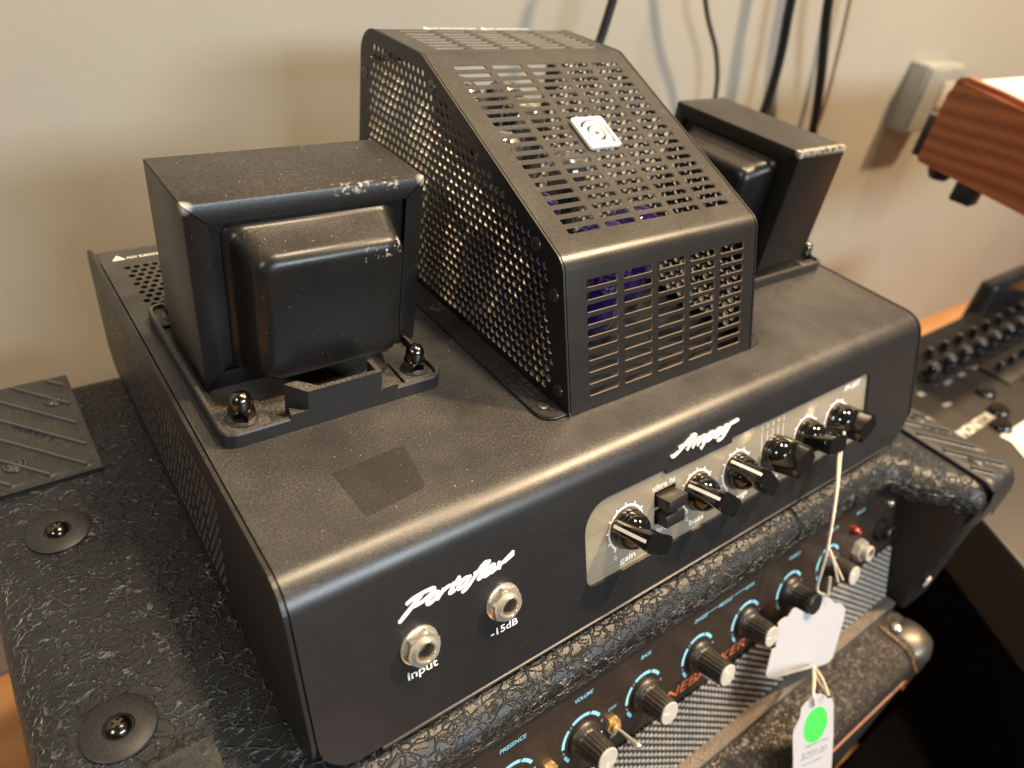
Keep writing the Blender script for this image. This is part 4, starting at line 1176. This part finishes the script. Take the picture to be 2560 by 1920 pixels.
v, f = merge(tube([S0 + Vector((-9, 3, 4)), S0 + Vector((-2, -1, 1)), S0 + Vector((0.5, -1, -4)), (S0 + Pk) / 2 + Vector((1.5, 0, 0)), Pk, (Pk + Pt) / 2, Pt, Pt2], .85, 8, smooth_n=6),
             tube([S0 + Vector((6, 4, 3)), S0 + Vector((1, -1, -1)), S0 + Vector((-.6, -.8, -5)), (S0 + Pk) / 2 + Vector((0.2, -.4, 0)), Pk], .7, 8, smooth_n=6),
             tube([Pk, (Pk + Pe1) / 2 + Vector((.8, 0, 0)), Pe1], .7, 8, smooth_n=6), tube([Pk, (Pk + Pe2) / 2 + Vector((-.2, 0, 0)), Pe2], .7, 8, smooth_n=6), tube([Pe3, (Pe3 + Pe4) / 2, Pe4], .9, 8, smooth_n=4))
mk('string', v, f, 'string', T1G, 60)
T2G = thing('price_tag', 'white scalloped price tag with a green dot sticker, dangling below the blank tag', 'price tag', (250, -104, -212))
TAG2 = [(440, 1060), (465, 1075), (490, 1068), (520, 1078), (545, 1110), (575, 1105), (588, 1140), (586, 1400), (570, 1659), (562, 1760), (262, 1760), (266, 1600), (262, 1400), (270, 1360), (300, 1300), (315, 1270), (330, 1190), (370, 1140), (385, 1128), (405, 1088)]
CD2 = card('card', TAG2, 40, .5, T2G, 'paper')
fr = lp(0, -130, 40)
q = to_local(tagpts([(350, 1380), (535, 1225), (440, 1310), (440, 1160), (445, 1465), (428, 1158), (530, 1480), (335, 1560), (330, 1640)], 40), fr)
c0 = q[2]
el = to_local(tagpts([(442 + 50 * sin(a) + 80 * cos(a), 1313 - 143 * sin(a) + 26 * cos(a)) for a in [2 * pi * k / 40 for k in range(40)]], 40), fr)
ar = sum(el[i][0] * el[(i + 1) % 40][1] - el[(i + 1) % 40][0] * el[i][1] for i in range(40))
if ar < 0: el = el[::-1]
v, f = prism([tuple(p) for p in el], .02, .1); v, f = xf((v, f), fr); mk('green_sticker', v, f, 'green', CD2, 0)
v, f = prism(circ(q[5][0], q[5][1], .9, 14), .02, .06); v, f = xf((v, f), fr); mk('punched_hole', v, f, 'dark', CD2, 0)
ta = atan2(q[6][1] - q[7][1], q[6][0] - q[7][0])
wtx = (Vector(q[6]) - Vector(q[7])).length
for body, (bx, by), sz, wd in (('Suggested Price', (0, 4.2), 2.4, .95), ('$259.00', (0, -3.2), 6.2, 1.02), ('tax not included', (4, -7.5), 2.2, .8)):
    v, f = text_vf(body, sz, width=wtx * wd); fr2 = fr @ Matrix.Translation((q[7][0], q[7][1], .06)) @ Matrix.Rotation(ta, 4, 'Z') @ Matrix.Translation((bx, by, 0))
    v, f = xf((v, f), fr2); mk('price_lettering', v, f, 'ink', CD2, 0)
a0 = tagpts([(428, 845)], 17)[0]; a1 = tagpts([(425, 1070)], 40.4)[0]; a2 = tagpts([(545, 1070)], 43)[0]; a3 = tagpts([(435, 1155)], 40.6)[0]
v, f = merge(tube([a0, (a0 + a1) / 2, a1, a3], .7, 8, smooth_n=5), tube([a0, (a0 + a1) / 2 + Vector((1.2, 0, 0)), a1, a3], .7, 8, smooth_n=5),
             tube([a0, (a0 + a2) / 2 + Vector((.6, 0, 1)), a2], .75, 8, smooth_n=5), tube([a0, (a0 + a2) / 2 + Vector((-1.2, 0, -1)), a2], .75, 8, smooth_n=5))
mk('string', v, f, 'string', T2G, 60)

# ------------------------------------------------------------------ cables
def wallcable(name, pts, r, mat, label):
    v, f = tube([tuple(wpt(x, z, o_)) for x, z, o_ in pts], r, 10, smooth_n=8)
    c = mk(name, v, f, mat, None, 60, org=tuple(wpt(pts[-1][0], pts[-1][1], pts[-1][2]))); tag(c, label, 'cable')
wallcable('cable', ((378, 175, 40), (368, 104, 40), (361, 72, 40), (345, 20, 40), (338, -70, 36), (340, -300, 20)), 3.4, 'cable', 'black cable rising behind the top rear edge of the slotted cage')
wallcable('cable', ((455, 180, 20), (494, 109, 20), (525, 70, 20), (541, 30, 20), (545, -40, 20), (545, -300, 20)), 2.2, 'cablegrey', 'thin grey cable against the wall, leftmost behind the right transformer')
wallcable('cable', ((590, 175, 24), (602, 112, 24), (613, 66, 24), (616, 20, 24), (610, -40, 24), (600, -300, 24)), 4.6, 'cable', 'thick black cable curving down the wall, between the grey cable and the straight one')
wallcable('cable', ((640, 180, 26), (657, 114, 26), (688, 50, 26), (708, 0, 26), (720, -60, 26), (725, -300, 26)), 4.8, 'cable', 'thick straight black cable beside the wall moulding, rightmost of the four')
M['tan'] = simple('tan_cable', (0.36, 0.27, 0.17), 0.45)
wallcable('cable', ((690, 190, 14), (712, 113, 14), (717, 96, 14), (724, 70, 14), (732, 37, 14), (736, 10, 14), (736, -9, 14), (728, -60, 14), (718, -300, 14)), 2.6, 'tan', 'thin tan cable on the wall, just right of the thick black cables')
v, f = tube([(-190, 70, ZF + 6), (-110, 40, ZF + 60), (-98, 10, ZF + 110), (-84, -25, ZF + 120), (-60, -60, ZF + 80)], 4, 10, smooth_n=8)
c = mk('power_cord', v, f, 'cable', None, 60, org=(-84, -25, ZF)); tag(c, 'black cord on the wooden floor at the lower left corner', 'cable')

# ------------------------------------------------------------------ box on the wall
WB = thing('wall_box', 'white metal box on the wall behind the wood-ended keyboard', 'wall box', tuple(wpt(965, -26)))
def wbox(name, x0, x1, z0, z1, d0, d1, mat, r=2):
    bm = bevel_box(x0, x1, -d1, -d0, z0, z1, r, 3)
    for vtx in bm.verts: vtx.co.y += wall_y(vtx.co.x)
    return bm_obj(name, bm, mat, WB)
wbox('box_body', 906, 990, -22, 58, .5, 26, 'wallbox', 3)
wbox('box_lid', 909, 987, -19, 55, 26.4, 29, 'wallbox', 1.5)
wbox('socket_plate', 948, 978, 8, 40, 29.3, 31, 'capgrey', 1)

# ------------------------------------------------------------------ keyboard with wooden ends
KB = thing('keyboard', 'keyboard with a cherry wood end panel and cream top, jutting in from the right', 'keyboard', (600, 90, 20))
XK = 600
prof = [(130, 34), (129, 30), (126, 29), (-40, 12), (-40, 76), (100, 95), (122, 97.5), (127, 96), (129.5, 92)]
pv = []
bm = bmesh.new()
va = [bm.verts.new((XK, y, z)) for y, z in prof]; vb = [bm.verts.new((XK + 16, y, z)) for y, z in prof]
n = len(prof)
bm.faces.new(va); bm.faces.new(list(reversed(vb)))
for i in range(n): bm.faces.new((va[i], vb[i], vb[(i + 1) % n], va[(i + 1) % n]))
bmesh.ops.recalc_face_normals(bm, faces=bm.faces)
bmesh.ops.bevel(bm, geom=[e for e in bm.edges if abs(e.verts[0].co.x - e.verts[1].co.x) < .01 and e.verts[0].co.z > 70 and e.verts[1].co.z > 70], offset=4, segments=4, affect='EDGES')
bm_obj('wooden_end', bm, 'cherry', KB, 40)
bm = bmesh.new()
prof2 = [(124, 36), (-36, 18), (-36, 74), (100, 93), (122, 94.5)]
va = [bm.verts.new((XK + 16.2, y, z)) for y, z in prof2]; vb = [bm.verts.new((XK + 420, y, z)) for y, z in prof2]
bm.faces.new(va); bm.faces.new(list(reversed(vb)))
for i in range(5): bm.faces.new((va[i], vb[i], vb[(i + 1) % 5], va[(i + 1) % 5]))
bm_obj('top_case', bm, 'cream', KB, 40)
bm = bevel_box(XK + 10, XK + 300, 131.2, 141, 30, 64, 1.5, 2); bm_obj('rear_connector_panel', bm, 'satin', KB)
for (fx, fy, r_, h_) in ((XK + 14, 92, 9, 12), (XK + 90, 100, 11, 7)):
    pass
bm = bevel_box(XK + 3, XK + 19, 76, 94, 9, 26, 2, 2); bm_obj('rubber_foot', bm, 'rubber', KB)
v, f = lathe([(7, 0), (10, 5), (10, 9)], 24); v = [(a + XK + 12, b + 112, c + 19) for a, b, c in v]; mk('leveling_foot', v, f, 'rubber', KB)

# ------------------------------------------------------------------ mixer, and an added shade case
MX = thing('mixing_desk', 'dusty black mixing desk with small round knobs, at the right edge beyond the combo', 'mixer', (700, -20, -210))
ZM = -150
M['mixer'] = powder('dusty_mixer_face', (0.020, 0.018, 0.016), 0.5, dust=0.3, dcol=(0.17, 0.11, 0.075), specks=0.5)
bm = solid([(418, -190), (960, -190), (960, 92), (576, 92)], -205, ZM, 4, 0, 3)
BD = bm_obj('desk_body', bm, 'mixer', MX, 40)
bm = bevel_box(838, 960, 84, 104, -200, -118, 7, 4); bm_obj('rear_hump', bm, 'satin', MX)
bm = bevel_box(700, 950, -2, 30, ZM + .3, ZM + 2.6, 1, 2); bm_obj('fader_panel', bm, 'satin', MX)
kmesh = local_mesh('knob', *lathe([(8.6, 0), (8.6, 2), (7.6, 3), (7.0, 15), (6.2, 16.4), (.2, 16.8)], 28), 'gloss', 40)
kdot = local_mesh('knob_mark', *lathe([(2.0, 16.7), (2.0, 17.1), (.1, 17.2)], 14), 'grey', 40)
for i in range(9):
    wm = mmat(Matrix.Translation((628 + 32.6 * i, 44, ZM + .2)))
    k = put('knob', kmesh, wm, MX); put('knob_mark', kdot, wm, k)
for r_, (yy, n_, sc_) in enumerate(((66, 9, .55), (16, 8, .5))):
    for i in range(n_):
        wm = mmat(Matrix.Translation((640 + 31 * i if r_ == 0 else 715 + 27 * i, yy, ZM + (.2 if r_ == 0 else 2.8))) @ Matrix.Diagonal((sc_, sc_, sc_, 1)))
        k = put('knob', kmesh, wm, MX); put('knob_mark', kdot, wm, k)
for i in range(7):
    bm = bevel_box(722 + 30 * i, 734 + 30 * i, -26, -8, ZM + .4, ZM + 9, 1.2, 2); bm_obj('fader_cap', bm, 'satin', MX)
    v, f = box_vf(726.5 + 30 * i, 729.5 + 30 * i, -70, -2, ZM + .1, ZM + .3); mk('fader_slot', v, f, 'dark', MX, 0)
for (a, b) in ((660, 4), (640, -17), (618, -29)):
    put('knob', kmesh, mmat(Matrix.Translation((a, b, ZM + .2)) @ Matrix.Diagonal((1.1, 1.1, .35, 1))), MX)
for body, (a, b), sz, al in (('LOW', (641, 29), 6, 0), ('MID', (671, 29), 6, 0), ('HIGH', (699, 29), 6, 0), ('FX', (598, 31), 7, 0), ('PAN', (604, 11), 6, 0), ('MONITOR', (575, -20), 13, 0)):
    v, f = text_vf(body, sz, bold=.02); v, f = xf((v, f), basis((a - 4, b, ZM + .08), EX, (0, 1, 0), (0, 0, 1))); mk('lettering', v, f, 'cream', BD, 0)
for i in range(7):
    v, f = box_vf(626 + 32.6 * i, 627 + 32.6 * i, 33.5, 36, ZM + .05, ZM + .1); mk('dial_mark', v, f, 'cream', BD, 0)
v, f = prism([(604, -44), (592, -60), (640, -95), (720, -80), (690, -36), (650, -36), (603, -34.5)], ZM + .4, ZM + .9)
mk('paper_label', v, f, 'cream', BD, 0)
CS = thing('shade_filler', 'added near-black case in deep shadow under the mixing desk', 'case', (680, -40, ZF))
bm = solid([(424, -186), (955, -186), (955, 88), (580, 88)], ZF + .5, -205.6, 3, 0, 2); bm_obj('shade_filler_body', bm, 'void', CS)  # added block whose black paints the shaded void below the desk
bm = bevel_box(200, 900, -640, -108, ZF + .5, -330, 3, 2); bm_obj('shade_filler_front', bm, 'void', CS)  # added black block, hides the floor so the void stays dark
